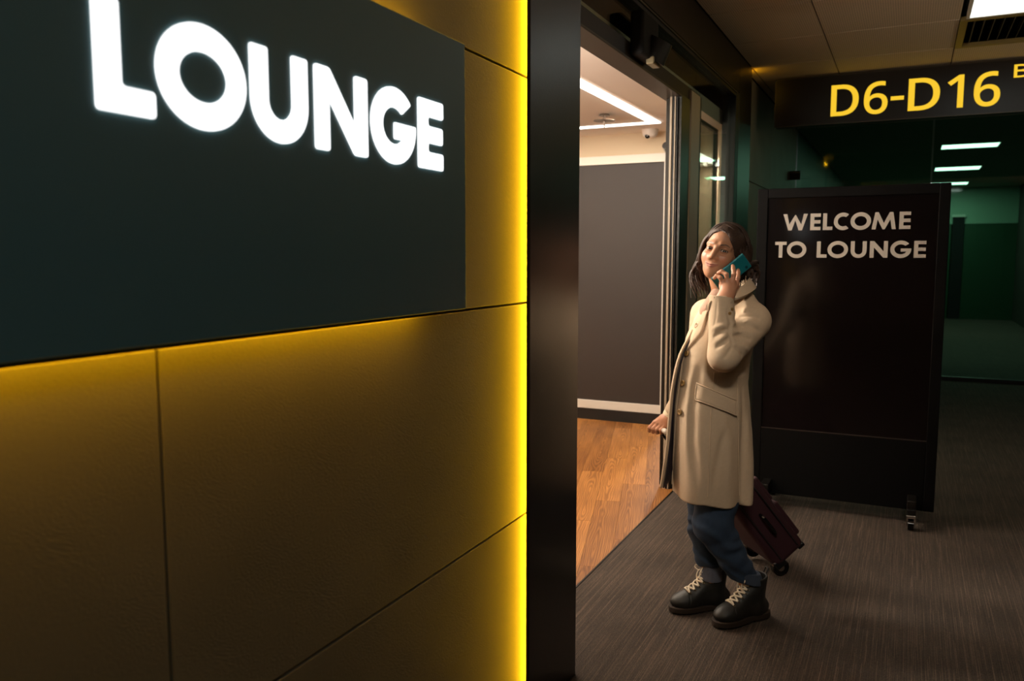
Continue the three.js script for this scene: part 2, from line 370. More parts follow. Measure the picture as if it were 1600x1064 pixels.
{
  const XA = -1.0411, y0 = 1.4125, y1 = 2.085, z0 = 0.35, z1 = -1.874, zm = -0.76;   // front sheet of the sign
  const s = group('lounge_sign', [XS, y0, zm]); tag(s, 'dark wall sign with glowing white capitals reading LOUNGE', 'sign');
  const B = (xa, xb, ya, yb, za, zb, r) => { const g = box(xa, xb, ya, yb, za, zb, r); g.translate(-XS, -y0, -zm); return g; };
  mesh('face', B(XA - 0.005, XA, y0, y1, z0, z1, 0.0015), M.signFace, s);
  mesh('box_body', B(XS, XA - 0.006, y0 + 0.06, y1 - 0.06, z0 - 0.06, z1 + 0.01), M.black, s);
  mesh('bottom_lip', B(XA - 0.014, XA - 0.006, y0 + 0.002, y0 + 0.005, z0, z1), std(0x8a6a3a, 0.5), s);
  const strip = glowing(GOLD, 6);
  for (const [y, dy] of [[y0 + 0.0595, -1], [y1 - 0.0595, 1]]) {
    mesh('light_strip', B(XS + 0.010, XA - 0.012, y, y + 0.006 * dy, z0 - 0.08, z1 + 0.16), strip, s);
    areaLight(GOLD, GLOW.ledSign, 0.036, z0 - z1 - 0.24, [XS + 0.029, y + 0.009 * dy, (z0 + z1) / 2 + 0.04], [0, dy, 0], [0, 0, 1]);
  }
  const lm = glowing([1, 1, 1], GLOW.letters), KS = 0.7857, H = 0.2045 * KS, yb = 1.55 + (1.8125 - 1.55) * KS;
  for (const [ch, ra, rb] of [['L', -1.022, -1.152], ['O', -1.156, -1.395], ['U', -1.409, -1.600], ['N', -1.626, -1.842], ['G', -1.857, -2.080], ['E', -2.094, -2.237]]) {
    const za = ra * KS, zb = rb * KS;
    const g = new THREE.ExtrudeGeometry(letterShape(ch, (za - zb) / H, 0.272, 0.05), { depth: 0.007, bevelEnabled: false, curveSegments: 28 });
    g.scale(H, H, 1); g.rotateY(Math.PI / 2); g.translate(XA - XS - 0.004, yb - y0, za - zm);
    mesh('letter', g, lm, s);
  }
  areaLight([1, 1, 1], 0.35, 0.95, 0.16, [XA + 0.010, yb + H / 2, -1.28], [1, 0, 0]);
}
// gold light strips hidden behind the edge of the dark pier and behind the far end of the surround
for (const [x, z, dz, y0, y1, k, label] of [[XS, -2.40, 1, 0.02, YC - 0.015, GLOW.ledEdge, 'tall gold light strip behind the pier edge beside the lounge sign'], [XW, -7.72, -1, 3.09, YC - 0.015, 26, 'short gold light strip under the ceiling near the gate sign']]) {
  const s = group('led_strip', [x, 0, z]); tag(s, label, 'light strip');
  const w = dz > 0 ? 0.014 : 0.034;
  mesh('channel', box(0.002, w + 0.006, y0, y1, -0.012 * dz, -0.002 * dz), M.steel, s);
  mesh('diffuser', box(0.004, w + 0.004, y0, y1, -0.002 * dz, 0.003 * dz), glowing(GOLD, dz > 0 ? 9 : 1.2), s);
  areaLight(GOLD, k, w, y1 - y0, [x + 0.004 + w / 2, (y0 + y1) / 2, z + 0.006 * dz], dz > 0 ? [-0.04, 0, 1] : [0.5, 0.6, -0.6]);
}

// ================================================================== corridor fittings
function ceilingPanel(name, label, x0, x1, z0, z1, k, color, y = YC, grp) {
  const g = group(name, [(x0 + x1) / 2, y, (z0 + z1) / 2]); tag(g, label, 'ceiling light', grp);
  const w = (x1 - x0) / 2, d = Math.abs(z1 - z0) / 2;
  mesh('frame', merged([box(-w, w, -0.012, 0.03, d - 0.02, d, 0.002), box(-w, w, -0.012, 0.03, -d, -d + 0.02, 0.002), box(-w, -w + 0.02, -0.012, 0.03, -d + 0.02, d - 0.02, 0.002), box(w - 0.02, w, -0.012, 0.03, -d + 0.02, d - 0.02, 0.002)]), M.white, g);
  mesh('diffuser', box(-w + 0.02, w - 0.02, -0.008, 0.02, -d + 0.02, d - 0.02), glowing(color, Math.min(k, 6)), g);
  areaLight(color, k, (w - 0.02) * 2, (d - 0.02) * 2, [(x0 + x1) / 2, y - 0.014, (z0 + z1) / 2], [0, -1, 0], [0, 0, 1]);
  return g;
}
ceilingPanel('ceiling_light', 'bright square ceiling light beside the slatted air grille', 0.285, 1.125, -5.92, -6.735, GLOW.corridor, COOL);
[[-14.05, -14.62], [-17.55, -18.25], [-21.2, -21.9]].forEach(([a, b], i) => ceilingPanel('ceiling_light', ['white ceiling light beyond the green glass, nearest the gate sign', 'white ceiling light beyond the green glass, middle of the row', 'white ceiling light beyond the green glass, just above the welcome board'][i], 0.35, 1.145, a, b, GLOW.far, [0.9, 1.0, 0.93]));
ceilingPanel('ceiling_light', 'square ceiling light over the start of the corridor, opposite the lounge sign', 0.285, 1.125, 1.16, 0.34, GLOW.behind, [0.9, 1.0, 0.95]);
// unseen spotlights added to light the woman: one in the corridor ceiling above the picture, two on the lounge ceiling behind the pier
for (const [x, y, z, tx, ty, tz, k, ang, r, lab] of [
  [0.05, YC, -0.55, -0.62, 1.0, -3.5, GLOW.front, 0.24, 14, 'added round spotlight in the corridor ceiling aimed at the woman'],
  [-2.75, YL, -3.25, -0.62, 1.38, -3.5, GLOW.side, 0.27, 18, 'added round lounge ceiling spotlight aimed at the woman through the doorway'],
]) {
  const d = group('added_downlight', [x, y, z]); tag(d, lab, 'ceiling light');
  mesh('bezel', new THREE.TorusGeometry(0.06, 0.008, 10, 28).rotateX(Math.PI / 2).translate(0, -0.008, 0), M.white, d);
  mesh('lamp', new THREE.CylinderGeometry(0.052, 0.052, 0.010, 24).translate(0, -0.0055, 0), glowing(WARM, 8), d);
  const l = new THREE.SpotLight(rgb([1, 0.87, 0.72]), k, 0, ang, 0.8, 2); l.shadow.radius = r; l.castShadow = true;
  l.position.set(x, y - 0.03, z); l.target.position.set(tx, ty, tz); scene.add(l); scene.add(l.target);
}
{
  const u = group('added_uplight', [2.3, 2.45, -5.2]); tag(u, 'added long ledge on the dark corridor wall with a strip brightening the tiles', 'added light');  // unseen fill light added to brighten the corridor ceiling
  mesh('ledge', box(-0.12, 0, -0.06, 0, -2.6, 2.6, 0.006), M.black, u);
  mesh('light_line', box(-0.09, -0.02, 0.001, 0.006, -2.55, 2.55), glowing([1, 0.8, 0.5], 3), u);
  areaLight([1, 0.8, 0.5], GLOW.addedCove, 0.07, 5.1, [2.245, 2.46, -5.2], [-0.5, 1, 0], [0, 0, 1]);
}
{
  const u = group('added_uplight', [-3.2, 1.9, -2.72]); tag(u, 'added long wall ledge with a strip brightening the lounge ceiling', 'added light');  // unseen strip added to lift the brightness of the lounge ceiling
  mesh('ledge', box(-1.6, 1.6, -0.06, 0, -0.14, 0, 0.006), M.white, u);
  mesh('light_line', box(-1.55, 1.55, 0.001, 0.006, -0.11, -0.04), glowing([1, 0.9, 0.78], 5), u);
  areaLight([1, 0.88, 0.76], GLOW.addedLoungeUp, 3.1, 0.07, [-3.2, 1.91, -2.795], [0, 1, -0.7], [0, 0, 1]);
}
{
  const v = group('air_grille', [0.7, YC, -7.2]); tag(v, 'slatted air grille in the ceiling beside the square light', 'air vent');
  const w = 0.45, d = 0.435, fm = std(0x8d7a4a, 0.45, 0.2);
  mesh('frame', box(-w, -w + 0.05, -0.012, 0.02, -d, d, 0.003), fm, v); mesh('frame', box(w - 0.05, w, -0.012, 0.02, -d, d, 0.003), fm, v);
  mesh('frame', box(-w + 0.05, w - 0.05, -0.012, 0.02, d - 0.045, d, 0.003), fm, v); mesh('frame', box(-w + 0.05, w - 0.05, -0.012, 0.02, -d, -d + 0.045, 0.003), fm, v);
  mesh('duct', box(-w + 0.04, w - 0.04, 0.16, 0.18, -d + 0.04, d - 0.04), M.blackMatte, v);
  const sm = std(0x6b6350, 0.4, 0.3);
  for (let i = 0; i < 13; i++) {
    const g = new THREE.CylinderGeometry(0.075, 0.075, d * 2 - 0.09, 10, 1, true, 0, 1.1); g.rotateX(Math.PI / 2); g.rotateZ(0.9);
    const s = mesh('slat', g, sm, v); s.position.set(-w + 0.035 + i * 0.063, 0.055, 0);
  }
}
const font = await new FontLoader().loadAsync('fonts/droid/droid_sans_regular.typeface.json');
const fontBold = await new FontLoader().loadAsync('fonts/droid/droid_sans_bold.typeface.json');
{
  const Z = -8.2, s = group('gate_sign', [0.2, 2.76, Z]); tag(s, 'long hanging black sign with yellow text D6-D16', 'sign');
  const x0 = -1.205, x1 = 2.1, y0 = 2.762, y1 = 3.2;
  mesh('box_body', box(x0 - 0.2, x1 - 0.2, 0.002, y1 - 2.76, -0.14, 0, 0.004), phys(0x1f1b1c, 0.35), s);
  mesh('edge_trim', merged([box(x0 - 0.2, x1 - 0.2, 0, 0.006, -0.01, 0.004), box(x0 - 0.2, x1 - 0.2, y1 - 2.768, y1 - 2.762, -0.01, 0.004), box(x0 - 0.204, x0 - 0.198, 0, y1 - 2.76, -0.01, 0.004)]), M.trimLine, s);
  const ym = glowing([1.0, 0.62, 0.03], 0.95);
  const put = (ch, xa, xb, yb, yt) => {
    const g = new TextGeometry(ch, { font, size: 1, depth: 0.02, curveSegments: 16, bevelEnabled: true, bevelThickness: 0.001, bevelSize: 0.014, bevelSegments: 1 });
    g.computeBoundingBox(); const b = g.boundingBox, kx = (xb - xa) / (b.max.x - b.min.x), ky = (yt - yb) / (b.max.y - b.min.y);
    g.translate(-b.min.x, -b.min.y, -b.min.z); g.scale(kx, ky, 0.2); g.translate(xa - 0.2, yb - 2.76, 0.0005);
    mesh('character', g, ym, s);
  };
  put('D', -0.713, -0.478, 2.828, 3.105); put('6', -0.434, -0.238, 2.822, 3.108); put('-', -0.214, -0.107, 2.932, 2.966);
  put('D', -0.073, 0.176, 2.828, 3.105); put('1', 0.232, 0.357, 2.828, 3.105); put('6', 0.434, 0.631, 2.822, 3.112); put('B', 0.722, 0.83, 3.043, 3.15);
}
{
  const b = group('wall_box', [XW, 2.5, -10.9]); tag(b, 'small dark box on the panelled wall above the welcome board', 'wall box');
  mesh('body', box(0, 0.13, 0, 0.11, -0.02, 0.02, 0.008), M.black, b);
  mesh('rim', box(0.01, 0.12, 0.085, 0.095, 0.02, 0.024), M.steel, b);
}

// ================================================================== welcome board
{
  const Z = -5.2, b = group('welcome_board', [-0.33, 0, Z]); tag(b, 'tall black board on castors reading WELCOME TO LOUNGE', 'board');
  const B = (xa, xb, ya, yb, za, zb, r) => box(xa + 0.33, xb + 0.33, ya, yb, za, zb, r);
  const fr = phys(0x030303, 0.6, { specularIntensity: 0.35 });
  mesh('body', B(-0.848, 0.193, 0.075, 1.955, -0.09, -0.004, 0.006), fr, b);
  mesh('frame', B(-0.848, -0.786, 0.075, 1.955, -0.006, 0.012, 0.004), fr, b); mesh('frame', B(0.136, 0.193, 0.075, 1.955, -0.006, 0.012, 0.004), fr, b);
  mesh('frame', B(-0.786, 0.136, 1.897, 1.955, -0.006, 0.012, 0.004), fr, b); mesh('frame', B(-0.786, 0.136, 0.075, 0.485, -0.006, 0.010, 0.004), fr, b);
  mesh('display_panel', B(-0.786, 0.136, 0.485, 1.897, -0.004, 0.002), phys(0x140f0f, 0.12, { ior: 1.5 }), b);
  mesh('panel_bead', B(-0.786, 0.136, 0.485, 0.489, 0.002, 0.012), std(0x3a2f28, 0.4), b);
  const lm = std(0xe0dacf, 0.5);
  const rowA = [['W', -0.696, -0.556], ['E', -0.541, -0.483], ['L', -0.470, -0.417], ['C', -0.410, -0.327], ['O', -0.319, -0.209], ['M', -0.205, -0.077], ['E', -0.061, -0.002]];
  const rowB = [['T', -0.739, -0.672], ['O', -0.669, -0.558], ['L', -0.499, -0.443], ['O', -0.439, -0.326], ['U', -0.312, -0.226], ['N', -0.209, -0.114], ['G', -0.101, 0.008], ['E', 0.021, 0.083]];
  for (const [row, yb, H] of [[rowA, 1.703, 0.098], [rowB, 1.540, 0.096]]) for (const [ch, xa, xb] of row) {
    const g = new THREE.ExtrudeGeometry(letterShape(ch, (xb - xa) / H, 0.225, 0), { depth: 0.001, bevelEnabled: false, curveSegments: 24 });
    g.scale(H, H, 1); g.translate(xa + 0.33, yb, 0.0024);
    mesh('letter', g, lm, b);
  }
  for (const x of [-0.735, 0.075]) {
    const f = group('foot', [x + 0.33, 0, 0], 0, b);
    mesh('bracket', box(-0.024, 0.024, 0.085, 0.165, -0.05, 0.15, 0.006), M.darkSteel, f);
    for (const z of [0.155, -0.23]) {
      const wheel = new THREE.CylinderGeometry(0.033, 0.033, 0.03, 20); wheel.rotateZ(Math.PI / 2); wheel.translate(0, 0.033, z);
      mesh('castor_wheel', wheel, M.blackGloss, f);
      mesh('castor_fork', merged([box(-0.023, -0.017, 0.025, 0.088, z - 0.022, z + 0.022, 0.002), box(0.017, 0.023, 0.025, 0.088, z - 0.022, z + 0.022, 0.002), box(-0.023, 0.023, 0.07, 0.088, z - 0.024, z + 0.024, 0.002)]), M.chrome, f);
    }
    mesh('foot_bar', box(-0.024, 0.024, 0.085, 0.12, -0.25, 0.17, 0.004), M.darkSteel, f);
  }
}

// ================================================================== lounge fittings
{
  const p = group('framed_panel', [-2.76, 0, ZB - 0.018]); tag(p, 'large brown panel in a white frame on the lounge wall', 'panel');
  const B = (xa, xb, ya, yb, za, zb, r) => box(xa + 2.76, xb + 2.76, ya, yb, za, zb, r);
  mesh('infill', B(-4.7, -1.95, 0.15, 2.42, 0, 0.02), M.brownPanel, p);
  mesh('frame_rail', B(-4.7, -1.925, 2.385, 2.462, 0, 0.035, 0.004), M.white, p); mesh('frame_rail', B(-4.7, -1.925, 0.105, 0.185, 0, 0.035, 0.004), M.white, p);
  mesh('frame_stile', B(-2.0, -1.925, 0.185, 2.385, 0, 0.035, 0.004), M.white, p); mesh('frame_stile', B(-4.7, -4.62, 0.185, 2.385, 0, 0.035, 0.004), M.white, p);
}
{
  // recessed line of light round a rectangle of ceiling
  const r = group('ring_light', [-2.9, YL, -5.6]); tag(r, 'rectangular line of white light recessed in the lounge ceiling', 'ceiling light');
  const gm = glowing([1, 0.93, 0.84], 5), X0 = -4.1, X1 = -1.905, Z0 = -3.9, Z1 = -6.765, w = 0.085;
  const L = (xa, xb, za, zb) => { mesh('light_line', box(xa + 2.9, xb + 2.9, -0.010, -0.001, za + 5.6, zb + 5.6), gm, r); areaLight([1, 0.88, 0.74], GLOW.ring, Math.abs(xb - xa), Math.abs(zb - za), [(xa + xb) / 2, YL - 0.014, (za + zb) / 2], [0, -1, 0], [0, 0, 1]); };
  L(X1 - w, X1, Z0, Z1); L(X0, X0 + w, Z0, Z1); L(X0 + w, X1 - w, Z1 + w * 0.7, Z1); L(X0 + w, X1 - w, Z0, Z0 - w);
  const r2 = group('line_light', [-2.13, YL, -9.7]); tag(r2, 'straight line of white light on the ceiling of the lounge passage', 'ceiling light');
  mesh('light_line', box(-0.05, 0.05, -0.010, -0.001, -0.55, 0.75), gm, r2);
  areaLight([1, 0.88, 0.74], 130, 0.1, 1.3, [-2.13, YL - 0.014, -9.6], [0, -1, 0], [0, 0, 1]);
  // broad lamp added to brighten the lounge, out of sight behind the surround
  ceilingPanel('ceiling_light', 'added broad warm fill light under the lounge ceiling', -3.5, -2.5, -4.6, -5.6, GLOW.addedLoungePanel, WARM, YL);
}
{
  const s = group('sprinkler', [-2.2, YL, -6.2]); tag(s, 'small metal fire sprinkler under the lounge ceiling', 'sprinkler');
  const sm = std(0x8a7a6c, 0.35, 0.8);
  mesh('rose', new THREE.CylinderGeometry(0.035, 0.045, 0.012, 20).translate(0, -0.006, 0), sm, s);
  mesh('stem', new THREE.CylinderGeometry(0.008, 0.008, 0.05, 12).translate(0, -0.035, 0), sm, s);
  mesh('deflector', new THREE.CylinderGeometry(0.085, 0.085, 0.004, 20).translate(0, -0.05, 0), sm, s);
  mesh('tip', new THREE.CylinderGeometry(0.01, 0.004, 0.05, 10).translate(0, -0.078, 0), sm, s);
}
{
  const d = group('dome_camera', [-2.1, YL, -7.12]); tag(d, 'white dome security camera under the lounge ceiling', 'camera');
  const pr = [[0, -0.075], [0.02, -0.074], [0.045, -0.066], [0.062, -0.05], [0.07, -0.03], [0.072, -0.012], [0.072, 0]].map(p => new THREE.Vector2(...p));
  mesh('housing', new THREE.LatheGeometry(pr, 28), std(0xd8ccc0, 0.4), d);
  const lens = new THREE.SphereGeometry(0.024, 16, 12); lens.translate(-0.012, -0.058, 0.038);
  mesh('lens', lens, M.blackGloss, d);
}
{
  const d = group('bullet_camera', [-1.965, 2.50, -7.2]); tag(d, 'small bullet camera with dark lens at the white frame corner', 'camera');
  const b = new THREE.CylinderGeometry(0.034, 0.034, 0.12, 20); b.rotateX(Math.PI / 2 - 0.35); b.translate(0.03, -0.02, 0.10);
  mesh('housing', b, std(0x2a2622, 0.35), d);
  const v = new THREE.CylinderGeometry(0.038, 0.038, 0.13, 20, 1, true, -1.2, 2.4); v.rotateX(Math.PI / 2 - 0.35); v.rotateZ(Math.PI * 0); v.translate(0.03, -0.016, 0.098);
  mesh('shield', v, M.white, d);
  mesh('arm', rod([0.03, -0.01, 0.06], [0.03, 0.04, 0.0], 0.012), M.white, d);
  mesh('mount', new THREE.CylinderGeometry(0.03, 0.03, 0.02, 18).rotateX(Math.PI / 2).translate(0.03, 0.045, -0.05), M.white, d);
}
for (const [x, lab] of [[-1.93, 'small spotlight in the lounge passage nearer the white frame'], [-1.75, 'small spotlight in the lounge passage nearer the corridor wall']]) {
  const s = group('spotlight', [x, YL, -9.9]); tag(s, lab, 'spotlight');
  mesh('stem', rod([0, 0, 0], [0, -0.06, 0], 0.008), M.black, s);
  mesh('head', new THREE.CylinderGeometry(0.03, 0.04, 0.08, 18).rotateX(0.5).translate(0, -0.09, 0.01), M.white, s);
  mesh('bulb', new THREE.SphereGeometry(0.028, 14, 10).translate(0, -0.125, 0.03), glowing(WARM, 5), s);
  const l = new THREE.PointLight(rgb(WARM), 3.5, 0, 2); l.position.set(x, YL - 0.125, -9.87); l.castShadow = true; scene.add(l);
}
// ================================================================== person
// Signed distances, joined smoothly, meshed as one surface (surface nets).
const PO = [-0.646, 0, -3.472], PR = 0.93219, PD = 3.40637;     // where she stands; the same point in camera right / forward
// the point where the ray through a picture point crosses the plane z (her own frame: x right, y up, z towards the camera)
const CP = Math.cos(-PITCH), SP = Math.sin(-PITCH);
function at(px, py, z) { const u = px - 800, v = 532 - py, up = v * CP - FOCAL * SP, fw = FOCAL * CP + v * SP, t = (PD - z) / fw; return [u * t - PR, CAM_Y + up * t, z]; }
const V = { sub: (a, b) => [a[0] - b[0], a[1] - b[1], a[2] - b[2]], add: (a, b, k = 1) => [a[0] + b[0] * k, a[1] + b[1] * k, a[2] + b[2] * k], dot: (a, b) => a[0] * b[0] + a[1] * b[1] + a[2] * b[2], len: a => Math.hypot(a[0], a[1], a[2]), norm: a => { const l = Math.hypot(a[0], a[1], a[2]) || 1; return [a[0] / l, a[1] / l, a[2] / l]; }, mul: (a, k) => [a[0] * k, a[1] * k, a[2] * k], cross: (a, b) => [a[1] * b[2] - a[2] * b[1], a[2] * b[0] - a[0] * b[2], a[0] * b[1] - a[1] * b[0]], mix: (a, b, t) => [mix(a[0], b[0], t), mix(a[1], b[1], t), mix(a[2], b[2], t)] };
function smin(a, b, k) { const h = Math.max(k - Math.abs(a - b), 0) / k; return Math.min(a, b) - h * h * k * 0.25; }
function smax(a, b, k) { return -smin(-a, -b, k); }
function cone(a, b, ra, rb) {                                       // tapered capsule
  const d = V.sub(b, a), l2 = V.dot(d, d);
  return (x, y, z) => { const px = x - a[0], py = y - a[1], pz = z - a[2], t = clamp((px * d[0] + py * d[1] + pz * d[2]) / l2); return Math.hypot(px - d[0] * t, py - d[1] * t, pz - d[2] * t) - mix(ra, rb, t); };
}
function ellipsoid(c, r) { const m = Math.min(...r); return (x, y, z) => { const a = (x - c[0]) / r[0], b = (y - c[1]) / r[1], d = (z - c[2]) / r[2], k = Math.hypot(a, b, d); return k < 1e-6 ? -m : k * (k - 1) / Math.hypot(a / r[0], b / r[1], d / r[2]); }; }
function ball(c, r) { return (x, y, z) => Math.hypot(x - c[0], y - c[1], z - c[2]) - r; }
function joined(list, k) { return (x, y, z) => { let d = list[0](x, y, z); for (let i = 1; i < list.length; i++) d = smin(d, list[i](x, y, z), k); return d; }; }
function chain(pts, k = 0.02) { const l = []; for (let i = 0; i + 1 < pts.length; i++) l.push(cone(pts[i][0], pts[i + 1][0], pts[i][1], pts[i + 1][1])); return joined(l, k); }
// a tower of ellipses: rows [y, cx, cz, half width, half depth], the wide axis turned by "turn" about y
function tower(rows, turn) {
  const c = Math.cos(turn), s = Math.sin(turn), n = rows.length;
  return (x, y, z) => {
    let i = 0; while (i < n - 2 && y > rows[i + 1][0]) i++;
    const A = rows[i], B = rows[i + 1]; let t = clamp((y - A[0]) / (B[0] - A[0])); const e = t * t * (3 - 2 * t); t = 0.5 * t + 0.5 * e;
    const px = x - mix(A[1], B[1], t), pz = z - mix(A[2], B[2], t), a = mix(A[3], B[3], t), b = mix(A[4], B[4], t);
    const u = (px * c - pz * s), w = (px * s + pz * c), k = Math.hypot(u / a, w / b);
    const side = k < 1e-5 ? -Math.min(a, b) : k * (k - 1) / Math.hypot(u / (a * a), w / (b * b));
    const cap = Math.max(rows[0][0] - y, y - rows[n - 1][0]);
    return smax(side, cap, 0.03);
  };
}
// surface nets over a box of cells
function nets(f, lo, hi, h) {
  const n = [0, 1, 2].map(k => Math.ceil((hi[k] - lo[k]) / h) + 1), [nx, ny, nz] = n, val = new Float32Array(nx * ny * nz);
  // first coarsely, then finely only where the surface may pass
  const S = 4, far = h * S * 1.9;
  for (let k = 0; k < nz; k += S) for (let j = 0; j < ny; j += S) for (let i = 0; i < nx; i += S) {
    const d = f(lo[0] + (i + S / 2) * h, lo[1] + (j + S / 2) * h, lo[2] + (k + S / 2) * h), skip = Math.abs(d) > far;
    for (let c = k; c < Math.min(k + S, nz); c++) for (let b = j; b < Math.min(j + S, ny); b++) for (let a = i; a < Math.min(i + S, nx); a++)
      val[(c * ny + b) * nx + a] = skip ? d : f(lo[0] + a * h, lo[1] + b * h, lo[2] + c * h);
  }
  const id = new Int32Array(nx * ny * nz).fill(-1), pos = [], idx = [];
  const E = [[0, 1], [2, 3], [4, 5], [6, 7], [0, 2], [1, 3], [4, 6], [5, 7], [0, 4], [1, 5], [2, 6], [3, 7]];
  for (let k = 0; k + 1 < nz; k++) for (let j = 0; j + 1 < ny; j++) for (let i = 0; i + 1 < nx; i++) {
    const o = (k * ny + j) * nx + i, v = [val[o], val[o + 1], val[o + nx], val[o + nx + 1], val[o + nx * ny], val[o + nx * ny + 1], val[o + nx * ny + nx], val[o + nx * ny + nx + 1]];
    let m = 0; for (let c = 0; c < 8; c++) if (v[c] < 0) m++;
    if (m === 0 || m === 8) continue;
    let x = 0, y = 0, z = 0, q = 0;
    for (const [a, b] of E) if ((v[a] < 0) !== (v[b] < 0)) { const t = v[a] / (v[a] - v[b]); x += mix(a & 1, b & 1, t); y += mix((a >> 1) & 1, (b >> 1) & 1, t); z += mix(a >> 2, b >> 2, t); q++; }
    id[o] = pos.length / 3; pos.push(lo[0] + (i + x / q) * h, lo[1] + (j + y / q) * h, lo[2] + (k + z / q) * h);
  }
  const quad = (a, b, c, d, flip) => { if (a < 0 || b < 0 || c < 0 || d < 0) return; if (flip) idx.push(a, c, b, a, d, c); else idx.push(a, b, c, a, c, d); };
  for (let k = 1; k + 1 < nz; k++) for (let j = 1; j + 1 < ny; j++) for (let i = 1; i + 1 < nx; i++) {
    const o = (k * ny + j) * nx + i, s = val[o] < 0;
    if (s !== (val[o + 1] < 0)) quad(id[o - nx - nx * ny], id[o - nx * ny], id[o], id[o - nx], !s);
    if (s !== (val[o + nx] < 0)) quad(id[o - 1 - nx * ny], id[o - 1], id[o], id[o - nx * ny], !s);
    if (s !== (val[o + nx * ny] < 0)) quad(id[o - 1 - nx], id[o - nx], id[o], id[o - 1], !s);
  }
  const g = new THREE.BufferGeometry();
  g.setAttribute('position', new THREE.Float32BufferAttribute(pos, 3)); g.setIndex(idx);
  const e = h * 0.5, nor = new Float32Array(pos.length);            // normals from the distances themselves
  for (let i = 0; i < pos.length; i += 3) {
    const x = pos[i], y = pos[i + 1], z = pos[i + 2], q = V.norm([f(x + e, y, z) - f(x - e, y, z), f(x, y + e, z) - f(x, y - e, z), f(x, y, z + e) - f(x, y, z - e)]);
    nor[i] = q[0]; nor[i + 1] = q[1]; nor[i + 2] = q[2];
  }
  g.setAttribute('normal', new THREE.BufferAttribute(nor, 3));
  return g;
}
function paint(g, f) {                                              // vertex colours, linear
  const p = g.attributes.position, c = new Float32Array(p.count * 3);
  for (let i = 0; i < p.count; i++) { const q = f(p.getX(i), p.getY(i), p.getZ(i)); c[3 * i] = q[0]; c[3 * i + 1] = q[1]; c[3 * i + 2] = q[2]; }
  g.setAttribute('color', new THREE.BufferAttribute(c, 3));
  return g;
}
// where the picture ray through (px, py) first meets the surface f
function hit(f, px, py, z0 = 0.45, z1 = -0.4) {
  let z = z0; for (let i = 0; i < 240; i++) { const p = at(px, py, z), d = f(...p); if (d < 0.0008) { const e = 0.004; return { p, n: V.norm([f(p[0] + e, p[1], p[2]) - f(p[0] - e, p[1], p[2]), f(p[0], p[1] + e, p[2]) - f(p[0], p[1] - e, p[2]), f(p[0], p[1], p[2] + e) - f(p[0], p[1], p[2] - e)]) }; } z -= Math.max(d * 0.7, 0.001); if (z < z1) break; }
  return null;
}
// a sheet laid on the surface f over a four-sided patch of the picture, raised by lift, with a rolled edge
function patch(f, quadPx, lift, nu = 16, nv = 8, thick = 0.006) {
  const top = [], bot = [];
  for (let j = 0; j <= nv; j++) for (let i = 0; i <= nu; i++) {
    const u = i / nu, v = j / nv, a = [mix(quadPx[0][0], quadPx[1][0], u), mix(quadPx[0][1], quadPx[1][1], u)], b = [mix(quadPx[3][0], quadPx[2][0], u), mix(quadPx[3][1], quadPx[2][1], u)];
    const h = hit(f, mix(a[0], b[0], v), mix(a[1], b[1], v)); if (!h) return null;
    const e = Math.min(u, 1 - u) * nu, w = Math.min(v, 1 - v) * nv, roll = Math.min(1, 0.45 + 0.55 * Math.min(e, w));
    top.push(V.add(h.p, h.n, lift + thick * roll)); bot.push(V.add(h.p, h.n, lift - 0.004));
  }
  const pos = [...top, ...bot].flat(), idx = [], N = top.length, W = nu + 1;
  for (let j = 0; j < nv; j++) for (let i = 0; i < nu; i++) { const a = j * W + i; idx.push(a, a + W, a + 1, a + 1, a + W, a + W + 1, N + a, N + a + 1, N + a + W, N + a + 1, N + a + W + 1, N + a + W); }
  const rim = (a, b) => idx.push(a, b, N + a, b, N + b, N + a);
  for (let i = 0; i < nu; i++) { rim(i, i + 1); rim(nv * W + i + 1, nv * W + i); }
  for (let j = 0; j < nv; j++) { rim((j + 1) * W, j * W); rim(j * W + nu, (j + 1) * W + nu); }
  const g = new THREE.BufferGeometry(); g.setAttribute('position', new THREE.Float32BufferAttribute(pos, 3)); g.setIndex(idx);
  const q = g.toNonIndexed(); q.computeVertexNormals(); g.computeVertexNormals();
  return g;
}

const person = group('person', PO, YAW);
tag(person, 'woman in a beige wool coat and jeans holding a phone to her ear', 'person');

// ---- pose
const TURN = 0.80;                                                  // shoulders: wide axis turned from x towards the camera
const side = [Math.sin(0.74), 0, Math.cos(0.74)], ahead = [-Math.cos(0.74), 0, Math.sin(0.74)];
const shoulderL = at(1176, 496, 0.11), elbowL = at(1130, 556, 0.235), wristL = at(1130, 468, 0.205);
const shoulderR = at(1104, 492, -0.12), elbowR = at(1092, 585, -0.30), wristR = at(1053, 642, -0.37), handR = at(1031, 667, -0.40);
const hipL = at(1126, 742, 0.045), kneeL = at(1113, 818, 0.075), ankleL = at(1166, 908, 0.040);
const hipR = at(1102, 742, -0.06), kneeR = at(1100, 826, -0.05), ankleR = at(1112, 906, -0.05);

// ---- head: own frame, face towards +z, up +y, her left +x
const headC = at(1128.5, 395.5, 0.045);
const headM = new THREE.Matrix4().makeTranslation(...headC).multiply(new THREE.Matrix4().makeRotationZ(-0.25)).multiply(new THREE.Matrix4().makeRotationY(-0.60)).multiply(new THREE.Matrix4().makeRotationX(-0.04)).multiply(new THREE.Matrix4().makeScale(0.97, 0.97, 0.97));
const headI = headM.clone().invert(), HI = headI.elements;
const toHead = (x, y, z) => [HI[0] * x + HI[4] * y + HI[8] * z + HI[12], HI[1] * x + HI[5] * y + HI[9] * z + HI[13], HI[2] * x + HI[6] * y + HI[10] * z + HI[14]];
const fromHead = (x, y, z) => new THREE.Vector3(x, y, z).applyMatrix4(headM).toArray();
const EYE = [0.0315, 0.0, 0.0665];
